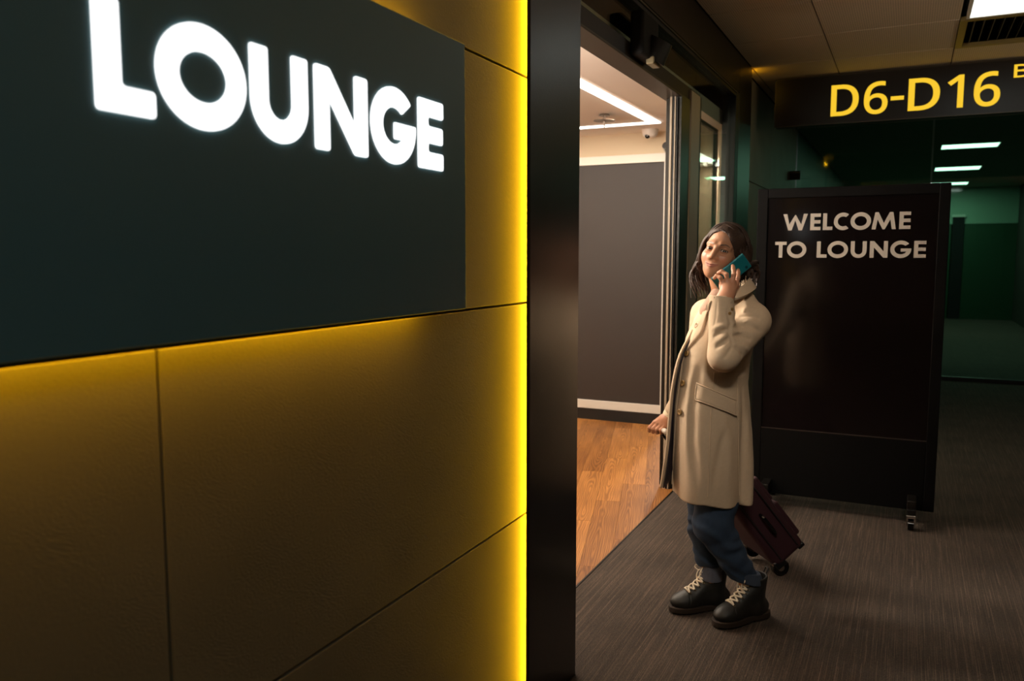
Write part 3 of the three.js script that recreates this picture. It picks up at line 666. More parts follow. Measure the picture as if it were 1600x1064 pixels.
// mouth in the plane of the face: how far inside the lips (1 to 0), and the height of the line between them
const mouth = (a, b) => { const t = clamp(Math.abs(a) / 0.029), mid = -0.0675 + 0.0095 * t * t, r = Math.pow(1 - t * t, 0.7), h = b > mid ? 0.0068 * r : 0.0092 * r; return [h > 0.0004 ? clamp(1.25 - Math.abs(b - mid) / h) : 0, mid, t]; };
const face = (() => {
  const base = joined([ellipsoid([0, 0.035, -0.018], [0.074, 0.088, 0.094]), ellipsoid([0, -0.035, 0.022], [0.057, 0.068, 0.066]), ellipsoid([0, -0.083, 0.046], [0.036, 0.032, 0.036])], 0.035);
  const cheeks = joined([ball([0.036, -0.032, 0.052], 0.026), ball([-0.036, -0.032, 0.052], 0.026)], 0.01);
  const brow = joined([cone([0.014, 0.023, 0.0765], [0.046, 0.022, 0.058], 0.0075, 0.007), cone([-0.014, 0.023, 0.0765], [-0.046, 0.022, 0.058], 0.0075, 0.007)], 0.01);
  const nose = joined([cone([0, 0.012, 0.080], [0, -0.030, 0.099], 0.0070, 0.0102), ball([0.0115, -0.036, 0.088], 0.0085), ball([-0.0115, -0.036, 0.088], 0.0085)], 0.010);
  const upper = joined([cone([0.0, -0.0635, 0.0840], [0.030, -0.0595, 0.0695], 0.0058, 0.0030), cone([0, -0.0635, 0.0840], [-0.030, -0.0595, 0.0695], 0.0062, 0.003)], 0.004);
  const lower = joined([cone([0.0, -0.0730, 0.0815], [0.027, -0.0640, 0.0705], 0.0072, 0.003), cone([0, -0.0730, 0.0815], [-0.027, -0.0640, 0.0705], 0.0078, 0.003)], 0.004);
  const chin = ball([0, -0.098, 0.060], 0.016);
  const ear = ellipsoid([0.076, -0.012, -0.012], [0.010, 0.030, 0.018]);
  return (x, y, z) => {
    const ax = Math.abs(x);
    let d = base(x, y, z);
    d = smin(d, cheeks(x, y, z), 0.025); d = smin(d, brow(x, y, z), 0.018); d = smin(d, chin(x, y, z), 0.022);
    const eyeD = Math.hypot(ax - EYE[0], y - EYE[1], z - EYE[2]);
    d = smax(d, -(Math.hypot((ax - EYE[0]) / 1.25, y - EYE[1], z - 0.083) - 0.0135), 0.012);       // socket
    d = smin(d, nose(x, y, z), 0.012);
    let lid = eyeD - 0.0150;                                         // lids round the eyeball, open between
    const slit = Math.abs(y - 0.0005 - 0.02 * (ax - EYE[0])) - 0.0043 * Math.sqrt(clamp(1 - ((ax - EYE[0]) / 0.0142) ** 2));
    lid = smax(lid, -Math.max(slit, 0.060 - z), 0.0015);
    d = smin(d, lid, 0.004);
    d = smin(d, upper(x, y, z), 0.005); d = smin(d, lower(x, y, z), 0.006); if (z > 0.04 && y < -0.05 && y > -0.085) { const [inside, mid, t] = mouth(x, y); d -= 0.0022 * smooth(0, 0.8, inside); d += 0.0034 * Math.exp(-(((y - mid) / 0.0016) ** 2)) * smooth(1.0, 0.86, t); }
    d = smin(d, ear(ax, y, z), 0.008);
    return d;
  };
})();
const headF = (x, y, z) => face(...toHead(x, y, z)) * 0.97;
const neckTop = fromHead(0, -0.07, -0.02), neckBase = at(1136, 466, 0.0);
const neckF = cone(neckTop, neckBase, 0.048, 0.056);

// ---- hands
const phoneC = at(1142.5, 425.5, 0.125);
const phoneM = new THREE.Matrix4().makeTranslation(...phoneC).multiply(new THREE.Matrix4().makeRotationZ(-0.83)).multiply(new THREE.Matrix4().makeRotationY(0.42)).multiply(new THREE.Matrix4().makeRotationX(0.10));
const PH = (x, y, z) => new THREE.Vector3(x, y, z).applyMatrix4(phoneM).toArray();          // phone frame: x across, y along, +z its back, towards the camera
const palmL = at(1140, 449, 0.180);
const finger = (pts, r0, r1) => { const n = pts.length - 1; return chain(pts.map((p, i) => [p, mix(r0, r1, i / n)]), 0.004); };
const handLF = (() => {
  const k = [at(1150, 444, 0.172), at(1144, 441, 0.186), at(1136, 440, 0.188), at(1129, 444, 0.184)];   // knuckles, first to little finger
  const parts = [
    chain([[V.mix(wristL, elbowL, 0.3), 0.026], [wristL, 0.026], [at(1137, 458, 0.195), 0.027]], 0.02),
    joined([cone(at(1138, 459, 0.192), k[0], 0.021, 0.0125), cone(at(1137, 458, 0.194), k[1], 0.021, 0.0125), cone(at(1136, 458, 0.194), k[2], 0.020, 0.012), cone(at(1134, 459, 0.194), k[3], 0.019, 0.0115)], 0.014),
  ];
  const f1 = finger([k[0], at(1153, 434, 0.172), at(1153.5, 426, 0.156), at(1153, 422, 0.148)], 0.0098, 0.0072);
  const f2 = finger([k[1], at(1146.5, 429, 0.184), at(1145.5, 420, 0.170), at(1145, 415.5, 0.160)], 0.0102, 0.0074);
  const f3 = finger([k[2], at(1135, 429, 0.190), at(1127.5, 424, 0.176), at(1122.5, 426.5, 0.160)], 0.0100, 0.0074);
  const f4 = finger([k[3], at(1125.5, 434, 0.186), at(1119.5, 431, 0.174), at(1116, 434.5, 0.160)], 0.0090, 0.0068);
  const th = finger([at(1136, 455, 0.178), at(1128, 448, 0.150), at(1126, 440, 0.116), at(1131, 432, 0.102)], 0.0135, 0.0085);
  const hand = joined(parts, 0.018);
  return (x, y, z) => { let d = hand(x, y, z); for (const f of [f1, f2, f3, f4]) d = smin(d, f(x, y, z), 0.005); return smin(d, th(x, y, z), 0.008); };
})();
const gripA = V.add(handR, [-0.075, -0.002, -0.075]), gripB = V.add(handR, [0.075, -0.012, 0.075]);
const handRF = (() => {
  const g = [handR[0], handR[1] - 0.004, handR[2]], along = V.norm(V.sub(gripB, gripA)), arm = V.norm(V.sub(wristR, handR)), out = V.norm(V.cross(along, arm));
  const P = (a, b, c) => [g[0] + along[0] * a + arm[0] * b + out[0] * c, g[1] + along[1] * a + arm[1] * b + out[1] * c, g[2] + along[2] * a + arm[2] * b + out[2] * c];
  const palm = [cone(wristR, P(0.0, 0.055, 0.012), 0.026, 0.026)];
  const fs = [], s = out[2] < 0 ? 1 : 1;
  [-0.033, -0.011, 0.011, 0.031].forEach((a, i) => {
    palm.push(cone(P(a * 0.6, 0.055, 0.012), P(a, 0.024, 0.020 * s), 0.018, 0.012));
    const k = [1, 1.05, 1, 0.88][i];
    fs.push(finger([P(a, 0.022, 0.021), P(a, -0.012 * k, 0.026), P(a, -0.030 * k, 0.006), P(a, -0.022, -0.017), P(a, -0.004, -0.022)], 0.0100 * k, 0.0072 * k));
  });
  fs.push(finger([P(-0.030, 0.058, 0.0), P(-0.048, 0.034, -0.012), P(-0.052, 0.008, -0.022), P(-0.046, -0.014, -0.020)], 0.0130, 0.0085));
  const hand = joined(palm, 0.014);
  return (x, y, z) => { let d = hand(x, y, z); for (const f of fs) d = smin(d, f(x, y, z), 0.005); return d; };
})();

// ---- body: one surface under the clothes, with the finer head and hands merged in
const chest = at(1138, 520, 0), waist = at(1116, 610, 0), hips = at(1114, 720, 0);
const bodyCore = joined([
  cone(neckTop, neckBase, 0.046, 0.054), cone(neckBase, chest, 0.06, 0.10), cone(chest, waist, 0.10, 0.095), cone(waist, hips, 0.095, 0.115),
  cone(neckBase, shoulderL, 0.05, 0.05), cone(neckBase, shoulderR, 0.05, 0.05),
  cone(shoulderL, elbowL, 0.048, 0.038), cone(elbowL, wristL, 0.038, 0.025), cone(shoulderR, elbowR, 0.048, 0.038), cone(elbowR, wristR, 0.036, 0.025),
  cone(hips, hipL, 0.10, 0.078), cone(hips, hipR, 0.10, 0.078), cone(hipL, kneeL, 0.076, 0.052), cone(kneeL, ankleL, 0.050, 0.036), cone(hipR, kneeR, 0.074, 0.050), cone(kneeR, ankleR, 0.048, 0.036),
], 0.03);
const SKIN = [0.46, 0.225, 0.125];
const headG = (() => {
  const f = (x, y, z) => smin(headF(x, y, z), neckF(x, y, z), 0.02);
  const lo = [headC[0] - 0.115, headC[1] - 0.165, headC[2] - 0.125], hi = [headC[0] + 0.115, headC[1] + 0.135, headC[2] + 0.125];
  const g = nets(f, lo, hi, 0.0024);
  return paint(g, (x, y, z) => {
    const [a, b, c] = toHead(x, y, z), ax = Math.abs(a);
    let q = SKIN.slice();
    const mott = 1 + 0.07 * fbm(x * 60, y * 60, z * 60, 3);
    q = q.map(v => v * mott);
    const blush = Math.exp(-(((ax - 0.042) / 0.02) ** 2) - ((b + 0.036) / 0.018) ** 2) * (c > 0.02 ? 1 : 0);
    q = [q[0] * (1 + 0.06 * blush), q[1] * (1 - 0.10 * blush), q[2] * (1 - 0.08 * blush)];
    if (c > 0.055) {
      const lip = smooth(0.05, 0.5, mouth(a, b)[0]);
      q = V.mix(q, [0.34, 0.115, 0.090], lip * 0.75);
      const by = 0.0205 + 0.0065 * smooth(0.012, 0.034, ax) - 0.0055 * smooth(0.036, 0.052, ax), brow = smooth(0.011, 0.016, ax) * smooth(0.054, 0.047, ax) * smooth(0.0036, 0.0016, Math.abs(b - by) * mix(1, 1.5, smooth(0.03, 0.05, ax)));
      q = V.mix(q, [0.035, 0.018, 0.011], brow * 0.92);
      const ey = Math.hypot((ax - EYE[0]) / 1.0, (b - 0.0005) * 2.1), lash = smooth(0.0178, 0.0150, ey) * smooth(0.0100, 0.0120, ey) * smooth(-0.006, 0.001, b);
      q = V.mix(q, [0.02, 0.012, 0.010], lash * 0.95);
    }
    return q;
  });
})();
const handsG = [
  nets(handLF, [at(1112, 470, 0.1)[0] - 0.02, at(1112, 474, 0.2)[1] - 0.01, 0.07], [at(1166, 405, 0.1)[0], at(1150, 404, 0.2)[1], 0.235], 0.0024),
  nets(handRF, V.sub(handR, [0.12, 0.10, 0.12]), V.add(handR, [0.13, 0.12, 0.13]), 0.0026),
].map(g => paint(g, (x, y, z) => { const m = 1 + 0.08 * fbm(x * 70, y * 70, z * 70, 3); return [SKIN[0] * m * 1.02, SKIN[1] * m * 0.97, SKIN[2] * m]; }));
const coreG = paint(nets(bodyCore, [-0.40, 0.08, -0.45], [0.30, 1.48, 0.36], 0.013), () => SKIN);
const skinM = new THREE.MeshPhysicalMaterial({ color: 0xffffff, vertexColors: true, roughness: 0.46, sheen: 0.2, sheenRoughness: 0.5 });
{
  const keep = [headG, ...handsG, coreG].map(g => { const c = g.clone(); return c; });
  mesh('body', mergeGeometries(keep), skinM, person);
}
for (const s of [-1, 1]) {
  const g = new THREE.SphereGeometry(0.0128, 28, 20); g.rotateX(Math.PI / 2);
  const gaze = toHead(...at(1118, 392, 3.2)), dir = V.norm(V.sub(gaze, [s * EYE[0], EYE[1], EYE[2]]));
  paint(g, (x, y, z) => { const c = (x * dir[0] + y * dir[1] + z * dir[2]) / 0.0128; return c > 0.94 ? [0.004, 0.004, 0.004] : c > 0.82 ? [0.040, 0.018, 0.009] : [0.50, 0.42, 0.37]; });
  g.translate(s * EYE[0], EYE[1], EYE[2]); g.applyMatrix4(headM);
  mesh('eye', g, phys(0xffffff, 0.12, { vertexColors: true }), person);
}
// ---- hair: a cap over the skull with long wavy locks
{
  const cap = (x, y, z) => {
    const [a, b, c] = toHead(x, y, z);
    let d = ellipsoid([0.0, 0.036, -0.024], [0.086, 0.098, 0.104])(a, b, c);
    d = smin(d, ellipsoid([0.012, -0.05, -0.066], [0.082, 0.095, 0.062])(a, b, c), 0.05);
    // open over the face: hairline high on the forehead, parted on her right, swept across to her left
    const line = Math.hypot((a + 0.006) / 0.066, (b + 0.022) / 0.098) - 1;
    d = smax(d, -Math.max(line * 0.06, 0.016 - c), 0.012);
    d += 0.0008 * Math.sin(80 * Math.atan2(a + 0.02, b - 0.02 - c * 0.4) + 30 * c + 3 * fbm(a * 18, b * 18, c * 18, 2)) + 0.004 * fbm(a * 26, b * 14, c * 26, 3);
    return d * 0.8;
  };
  const lo = [headC[0] - 0.16, headC[1] - 0.19, headC[2] - 0.17], hi = [headC[0] + 0.16, headC[1] + 0.16, headC[2] + 0.14];
  const geos = [nets(cap, lo, hi, 0.0035)];
  geos[0].setAttribute('uv', new THREE.BufferAttribute(new Float32Array(geos[0].attributes.position.count * 2), 2));
  geos[0] = geos[0].toNonIndexed();
  const lock = (pts, r, ph) => {
    const P = []; const cv = new THREE.CatmullRomCurve3(pts.map(p => new THREE.Vector3(...p)));
    for (let i = 0; i <= 14; i++) { const t = i / 14, p = cv.getPoint(t), w = 0.013 * smooth(0.25, 0.8, t); P.push(new THREE.Vector3(p.x + w * Math.sin(9 * t + ph), p.y, p.z + w * Math.cos(8 * t + ph * 1.7))); }
    const path = new THREE.CatmullRomCurve3(P), g = new THREE.TubeGeometry(path, 22, r, 6, false), q = g.attributes.position;
    for (let i = 0; i <= 22; i++) { const c = path.getPointAt(i / 22), k = Math.min(1, 0.5 + i / 6) * mix(1, 0.22, smooth(0.55, 1, i / 22)); for (let j = 0; j <= 6; j++) { const o = i * 7 + j; q.setXYZ(o, c.x + (q.getX(o) - c.x) * k, c.y + (q.getY(o) - c.y) * k, c.z + (q.getZ(o) - c.z) * k); } }
    g.computeVertexNormals(); geos.push(g.toNonIndexed());
  };
  // far side: falls past the cheek onto the shoulder
  for (let i = 0; i < 44; i++) {
    const u = rnd(), v = rnd();
    lock([fromHead(-0.030 - 0.035 * u, 0.098 - 0.05 * u, 0.045 - 0.09 * v), fromHead(-0.078 - 0.012 * v, 0.035, 0.035 - 0.07 * v), fromHead(-0.088 - 0.018 * v, -0.045, 0.018 - 0.07 * v), V.add(at(mix(1076, 1102, u), mix(424, 436, v), -0.02 - 0.07 * v), [0, 0, 0]), at(mix(1082, 1112, u), mix(444, 466, v), -0.02 - 0.06 * v)], mix(0.0035, 0.008, rnd()), rnd() * 6.3);
  }
  // front sweep along the hairline, both ways from the parting
  for (let i = 0; i < 26; i++) {
    const u = i / 25;
    lock([fromHead(-0.022, 0.110 - 0.012 * u, 0.038 - 0.05 * u), fromHead(0.025 + 0.02 * u, 0.106 - 0.004 * u, 0.044 - 0.06 * u), fromHead(0.062 + 0.012 * u, 0.060, 0.024 - 0.05 * u), fromHead(0.078 + 0.008 * u, -0.005, 0.0 - 0.05 * u), fromHead(0.090, -0.085, -0.02 - 0.05 * u)], mix(0.0025, 0.0045, rnd()), rnd() * 6.3);
    lock([fromHead(-0.022, 0.112 - 0.02 * u, 0.042 - 0.04 * u), fromHead(-0.046, 0.088 - 0.01 * u, 0.044 - 0.05 * u), fromHead(-0.068, 0.045, 0.022 - 0.05 * u), fromHead(-0.078, -0.01, 0.006 - 0.05 * u), fromHead(-0.092, -0.08, -0.0 - 0.05 * u)], mix(0.0025, 0.0045, rnd()), rnd() * 6.3);
  }
  // fine strands over the crown
  for (let i = 0; i < 70; i++) {
    const u = rnd(), v = rnd(), e = 1.035, S = (a, b, c) => { const n = Math.hypot(a / 0.086, (b - 0.036) / 0.098, (c + 0.024) / 0.104) / e; return fromHead(a / n, 0.036 + (b - 0.036) / n, -0.024 + (c + 0.024) / n); }, c0 = mix(0.03, -0.08, u);
    if (i % 3) lock([S(-0.02, 0.13, c0), S(0.03, 0.115, c0 - 0.012), S(0.068, 0.075, c0 - 0.03 - 0.02 * v), S(0.085, 0.02, c0 - 0.045 - 0.02 * v), S(0.086, -0.035, c0 - 0.055)], mix(0.0022, 0.0042, rnd()), rnd() * 6.3);
    else lock([S(-0.02, 0.13, c0), S(-0.05, 0.10, c0 - 0.012), S(-0.078, 0.05, c0 - 0.03), S(-0.086, 0.0, c0 - 0.035), S(-0.086, -0.04, c0 - 0.04)], mix(0.0022, 0.004, rnd()), rnd() * 6.3);
  }
  // near side and back: down behind the phone into the collar
  for (let i = 0; i < 48; i++) {
    const u = rnd(), v = rnd();
    lock([fromHead(0.0 + 0.05 * u, 0.118 - 0.03 * v, -0.03 - 0.05 * v), fromHead(0.075, 0.06, -0.03 - 0.07 * v), fromHead(0.096 - 0.01 * v, -0.02, -0.035 - 0.08 * v), at(mix(1160, 1184, u), mix(410, 424, v), 0.06 - 0.12 * u), at(mix(1154, 1180, u), mix(432, 448, v), 0.05 - 0.11 * u)], mix(0.007, 0.011, rnd()), rnd() * 6.3);
  }
  const g = mergeGeometries(geos.map(q => { for (const k of Object.keys(q.attributes)) if (!['position', 'normal', 'uv'].includes(k)) q.deleteAttribute(k); return q; }));
  paint(g, (x, y, z) => { const k = 0.75 + 0.5 * fbm(x * 90, y * 25, z * 90, 2) + 0.25 * fbm(x * 14, y * 14, z * 14, 2); return [0.060 * k, 0.030 * k, 0.018 * k]; });
  mesh('hair', g, new THREE.MeshPhysicalMaterial({ color: 0xffffff, vertexColors: true, roughness: 0.6, sheen: 0.2, sheenRoughness: 0.4 }), person);
}

// ---- coat
const coatRow = (py, l, r, z, wa = 1.13, wb = 0.90) => { const a = at(l, py, z), b = at(r, py, z), w = (b[0] - a[0]) / 2; return [a[1], (a[0] + b[0]) / 2, z, w * wa, w * wb]; };
const coatTower = tower([
  coatRow(786, 1050, 1176, 0.0), coatRow(730, 1049, 1177, 0.0), coatRow(680, 1049, 1176, 0.0), coatRow(635, 1050, 1173, 0.0), coatRow(598, 1055, 1169, 0.0), coatRow(565, 1061, 1172, 0.0), coatRow(530, 1072, 1180, 0.0), coatRow(500, 1084, 1184, 0.0), coatRow(478, 1100, 1178, 0.0), coatRow(462, 1112, 1168, 0.0, 1.1, 0.95),
], TURN);
const shoulders = joined([cone(at(1150, 472, 0.01), at(1172, 497, 0.105), 0.068, 0.068), cone(at(1140, 484, 0), at(1106, 496, -0.115), 0.072, 0.066), cone(at(1126, 520, 0.06), at(1112, 540, 0.05), 0.085, 0.085)], 0.05);
const sleeveL = (() => {
  const up = cone(V.add(shoulderL, [0.002, -0.016, 0]), V.add(elbowL, [0.006, 0, 0]), 0.073, 0.058), lo = cone(elbowL, at(1127, 464, 0.203), 0.058, 0.047);
  const d3 = V.norm(V.sub(wristL, elbowL)), cut = at(1127, 463, 0.205);
  const cuffHole = cone(elbowL, V.add(cut, d3, 0.05), 0.037, 0.037);
  return (x, y, z) => {
    const u = up(x, y, z); let l = lo(x, y, z);
    const s = (x - cut[0]) * d3[0] + (y - cut[1]) * d3[1] + (z - cut[2]) * d3[2] + 0.18 * (x - cut[0]);
    l = smax(l, s, 0.006);
    l = smax(l, -Math.max(cuffHole(x, y, z), -s - 0.035), 0.003);                                       // open cuff
    let d = smin(u, l, 0.028);
    return d + 0.003 * fbm(x * 16, y * 9, z * 16, 2);
  };
})();
const sleeveR = (() => { const up = cone(shoulderR, elbowR, 0.07, 0.060), lo = cone(elbowR, V.mix(wristR, elbowR, 0.02), 0.058, 0.044); return (x, y, z) => smin(up(x, y, z), lo(x, y, z), 0.02); })();
const hemY = (x, z) => { const t = x / 0.17; return at(1110, 779, 0)[1] + 0.020 * smooth(-0.2, -1.0, t) - 0.006 * t; };
const coatBody = (x, y, z) => {
  let d = smin(coatTower(x, y, z), shoulders(x, y, z), 0.05);
  const low = smooth(1.02, 0.55, y), th = Math.atan2(z, x);
  d += 0.015 * low * Math.sin(th * 4.2 + 1.1) + 0.006 * low * Math.sin(th * 9 + 2.5 * y) + 0.0035 * fbm(x * 7, y * 4, z * 7, 3);
  // edge of the buttoned front: a step down from the near panel to the far one
  return d;
};
// centre front line (picture points) and the open edge beside it
const frontX = py => py < 560 ? mix(1094, 1064, (py - 480) / 80) : py < 640 ? mix(1064, 1054, (py - 560) / 80) : mix(1054, 1047, (py - 640) / 130);
const coatBase = (() => {
  const inner = tower([coatRow(800, 1063, 1162, 0.0), coatRow(740, 1063, 1162, 0.0), coatRow(715, 1080, 1145, 0.0)], TURN);
  return (x, y, z) => {
    let d = coatBody(x, y, z);
    d = smax(d, hemY(x, z) - y, 0.006);
    d = Math.max(d, -Math.max(inner(x, y, z), 0));
    d = smax(d, -(inner(x, y, z)), 0.004);
    d = smin(d, sleeveL(x, y, z), 0.014);
    d = smin(d, sleeveR(x, y, z), 0.014);
    // neck opening
    d = smax(d, -cone(at(1131, 452, 0.02), at(1126, 476, 0.03), 0.060, 0.034)(x, y, z), 0.008);
    return d;
  };
})();
// folds of the cloth: valleys (depth > 0) and ridges (depth < 0) along lines read from the picture
const coatF = (() => {
  const folds = [];
  const fold = (pts, w, depth) => { const P = pts.map(q => hit(coatBase, ...q)).filter(Boolean).map(h => h.p); if (P.length > 1) folds.push([P, w, depth]); };
  fold([[1135, 478], [1139, 492], [1142, 506], [1139, 518], [1144, 532], [1147, 545]], 0.0065, 0.0150);
  fold([[1142, 500], [1158, 494], [1176, 494], [1190, 500]], 0.0075, 0.0105); fold([[1146, 490], [1164, 484], [1182, 486]], 0.008, -0.0075);
  fold([[1142, 512], [1160, 508], [1178, 512], [1191, 520]], 0.008, 0.0120); fold([[1148, 504], [1168, 502], [1186, 509]], 0.007, -0.0075);
  fold([[1143, 524], [1160, 526], [1176, 532], [1186, 540]], 0.007, 0.0090); fold([[1146, 518], [1164, 518], [1184, 528]], 0.007, -0.0060);
  fold([[1146, 540], [1156, 548], [1160, 560]], 0.006, 0.0105); fold([[1152, 536], [1166, 545], [1172, 556]], 0.007, -0.0060);
  fold([[1138, 514], [1126, 519], [1113, 528]], 0.0075, 0.0105); fold([[1136, 507], [1124, 510], [1110, 516]], 0.008, -0.0075);
  fold([[1141, 526], [1130, 536], [1116, 546]], 0.007, 0.0090); fold([[1138, 520], [1126, 530], [1112, 538]], 0.007, -0.0060);
  fold([[1144, 540], [1137, 552], [1130, 562]], 0.006, 0.0075);
  fold([[1120, 466], [1119, 490], [1114, 520]], 0.004, 0.003);
  fold([[1096, 556], [1090, 590], [1082, 640], [1082, 690], [1088, 740], [1090, 776]], 0.016, 0.011); fold([[1086, 556], [1079, 600], [1073, 650], [1072, 700], [1075, 772]], 0.014, -0.006);
  fold([[1136, 660], [1126, 700], [1118, 740], [1114, 776]], 0.015, 0.007); fold([[1126, 640], [1140, 690], [1138, 774]], 0.02, -0.006);
  fold([[1160, 596], [1161, 650], [1158, 710], [1157, 776]], 0.012, 0.007); fold([[1168, 640], [1167, 700], [1166, 770]], 0.012, -0.005);
  fold([[1132, 584], [1150, 586], [1166, 578]], 0.012, 0.008);
  const bounds = folds.map(([P, w]) => [0, 1, 2].map(k => [Math.min(...P.map(p => p[k])) - 3 * w, Math.max(...P.map(p => p[k])) + 3 * w]));
  return (x, y, z) => {
    let d = coatBase(x, y, z);
    if (d > 0.06 || d < -0.06) return d;
    for (let i = 0; i < folds.length; i++) {
      const b = bounds[i]; if (x < b[0][0] || x > b[0][1] || y < b[1][0] || y > b[1][1] || z < b[2][0] || z > b[2][1]) continue;
      const [P, w, depth] = folds[i]; let m = 1e9, along = 0;
      for (let j = 0; j + 1 < P.length; j++) { const a = P[j], c = P[j + 1], ex = c[0] - a[0], ey = c[1] - a[1], ez = c[2] - a[2], t = clamp(((x - a[0]) * ex + (y - a[1]) * ey + (z - a[2]) * ez) / (ex * ex + ey * ey + ez * ez)), q = Math.hypot(x - a[0] - ex * t, y - a[1] - ey * t, z - a[2] - ez * t); if (q < m) { m = q; along = (j + t) / (P.length - 1); } }
      d += depth * Math.exp(-((m / w) ** 2)) * smooth(0, 0.25, along) * smooth(1.02, 0.72, along);
    }
    return d;
  };
})();
const WOOL = [0.49, 0.365, 0.245];
const woolPaint = (x, y, z) => { const k = 1 + 0.10 * fbm(x * 120, y * 120, z * 120, 2) + 0.05 * fbm(x * 9, y * 9, z * 9, 2); return [WOOL[0] * k, WOOL[1] * k, WOOL[2] * k]; };
const woolM = new THREE.MeshPhysicalMaterial({ color: 0xffffff, vertexColors: true, roughness: 0.92, sheen: 0.35, sheenRoughness: 0.6, sheenColor: new THREE.Color().setRGB(0.6, 0.5, 0.36), side: THREE.DoubleSide });
const coat = group('coat', [0, 0, 0], 0, person);
mesh('shell', paint(nets(coatF, [-0.44, 0.46, -0.45], [0.30, 1.46, 0.36], 0.0065), woolPaint), woolM, coat);

// sheet between two lines of points, with thickness
function ribbon(A, B, thick, nv = 4) {
  const n = A.length, pos = [], idx = [], W = nv + 1;
  for (let s = 0; s < 2; s++) for (let i = 0; i < n; i++) for (let j = 0; j <= nv; j++) {
    const t = j / nv, p = V.mix(A[i], B[i], t), q = A[Math.min(i + 1, n - 1)], q0 = A[Math.max(i - 1, 0)];
    const nn = V.norm(V.cross(V.sub(q, q0), V.sub(B[i], A[i])));
    pos.push(...V.add(p, nn, s ? -thick : thick));
  }
  const N = n * W, f = (a, b, c, d) => idx.push(a, b, c, b, d, c);
  for (let i = 0; i + 1 < n; i++) for (let j = 0; j < nv; j++) { const a = i * W + j; f(a, a + 1, a + W, a + W + 1); f(N + a, N + a + W, N + a + 1, N + a + W + 1); }
  for (let i = 0; i + 1 < n; i++) { const a = i * W, b = i * W + nv; f(a, a + W, N + a, N + a + W); f(b, N + b, b + W, N + b + W); }
  for (let j = 0; j < nv; j++) { f(j, N + j, j + 1, N + j + 1); const a = (n - 1) * W + j; f(a, a + 1, N + a, N + a + 1); }
  const g = new THREE.BufferGeometry(); g.setAttribute('position', new THREE.Float32BufferAttribute(pos, 3)); g.setIndex(idx);
  const q = g.toNonIndexed(); q.computeVertexNormals();
  return q;
}
function curveThrough(pts, n) { const c = new THREE.CatmullRomCurve3(pts.map(p => new THREE.Vector3(...p))); return Array.from({ length: n + 1 }, (_, i) => c.getPoint(i / n).toArray()); }
{
  // far front panel hanging open beside the buttons, lining turned to the camera
  const outer = curveThrough([at(1082, 515, 0.06), at(1063, 552, 0.085), at(1052.5, 592, 0.09), at(1046.5, 640, 0.08), at(1042, 690, 0.07), at(1037, 735, 0.06), at(1031.5, 763, 0.05)], 26);
  const inner = curveThrough([at(1086, 515, 0.03), at(1068, 552, 0.045), at(1057, 592, 0.04), at(1052.5, 640, 0.02), at(1051, 690, 0.0), at(1050, 730, -0.02), at(1048, 747, -0.03)], 26);
  const g = ribbon(outer, inner, 0.003);
  mesh('front_panel', paint(g, woolPaint), woolM, coat);
  const hem = ribbon(curveThrough([at(1081, 516, 0.06), at(1061.5, 553, 0.088), at(1050, 600, 0.093), at(1044.5, 650, 0.083), at(1040, 700, 0.073), at(1031.5, 760, 0.055)], 20), curveThrough([at(1084, 516, 0.058), at(1064, 553, 0.084), at(1053, 600, 0.088), at(1048.5, 650, 0.078), at(1044, 700, 0.068), at(1034, 762, 0.052)], 20), 0.004, 2);
  mesh('front_edge', paint(hem, woolPaint), woolM, coat);
  const lin = ribbon(outer.map(p => V.add(p, [0.012, 0.002, 0.004])), inner.map(p => V.add(p, [0.004, 0.004, 0.012])), 0.0012);
  mesh('lining', lin, std(0x2c2430, 0.6), coat);
}
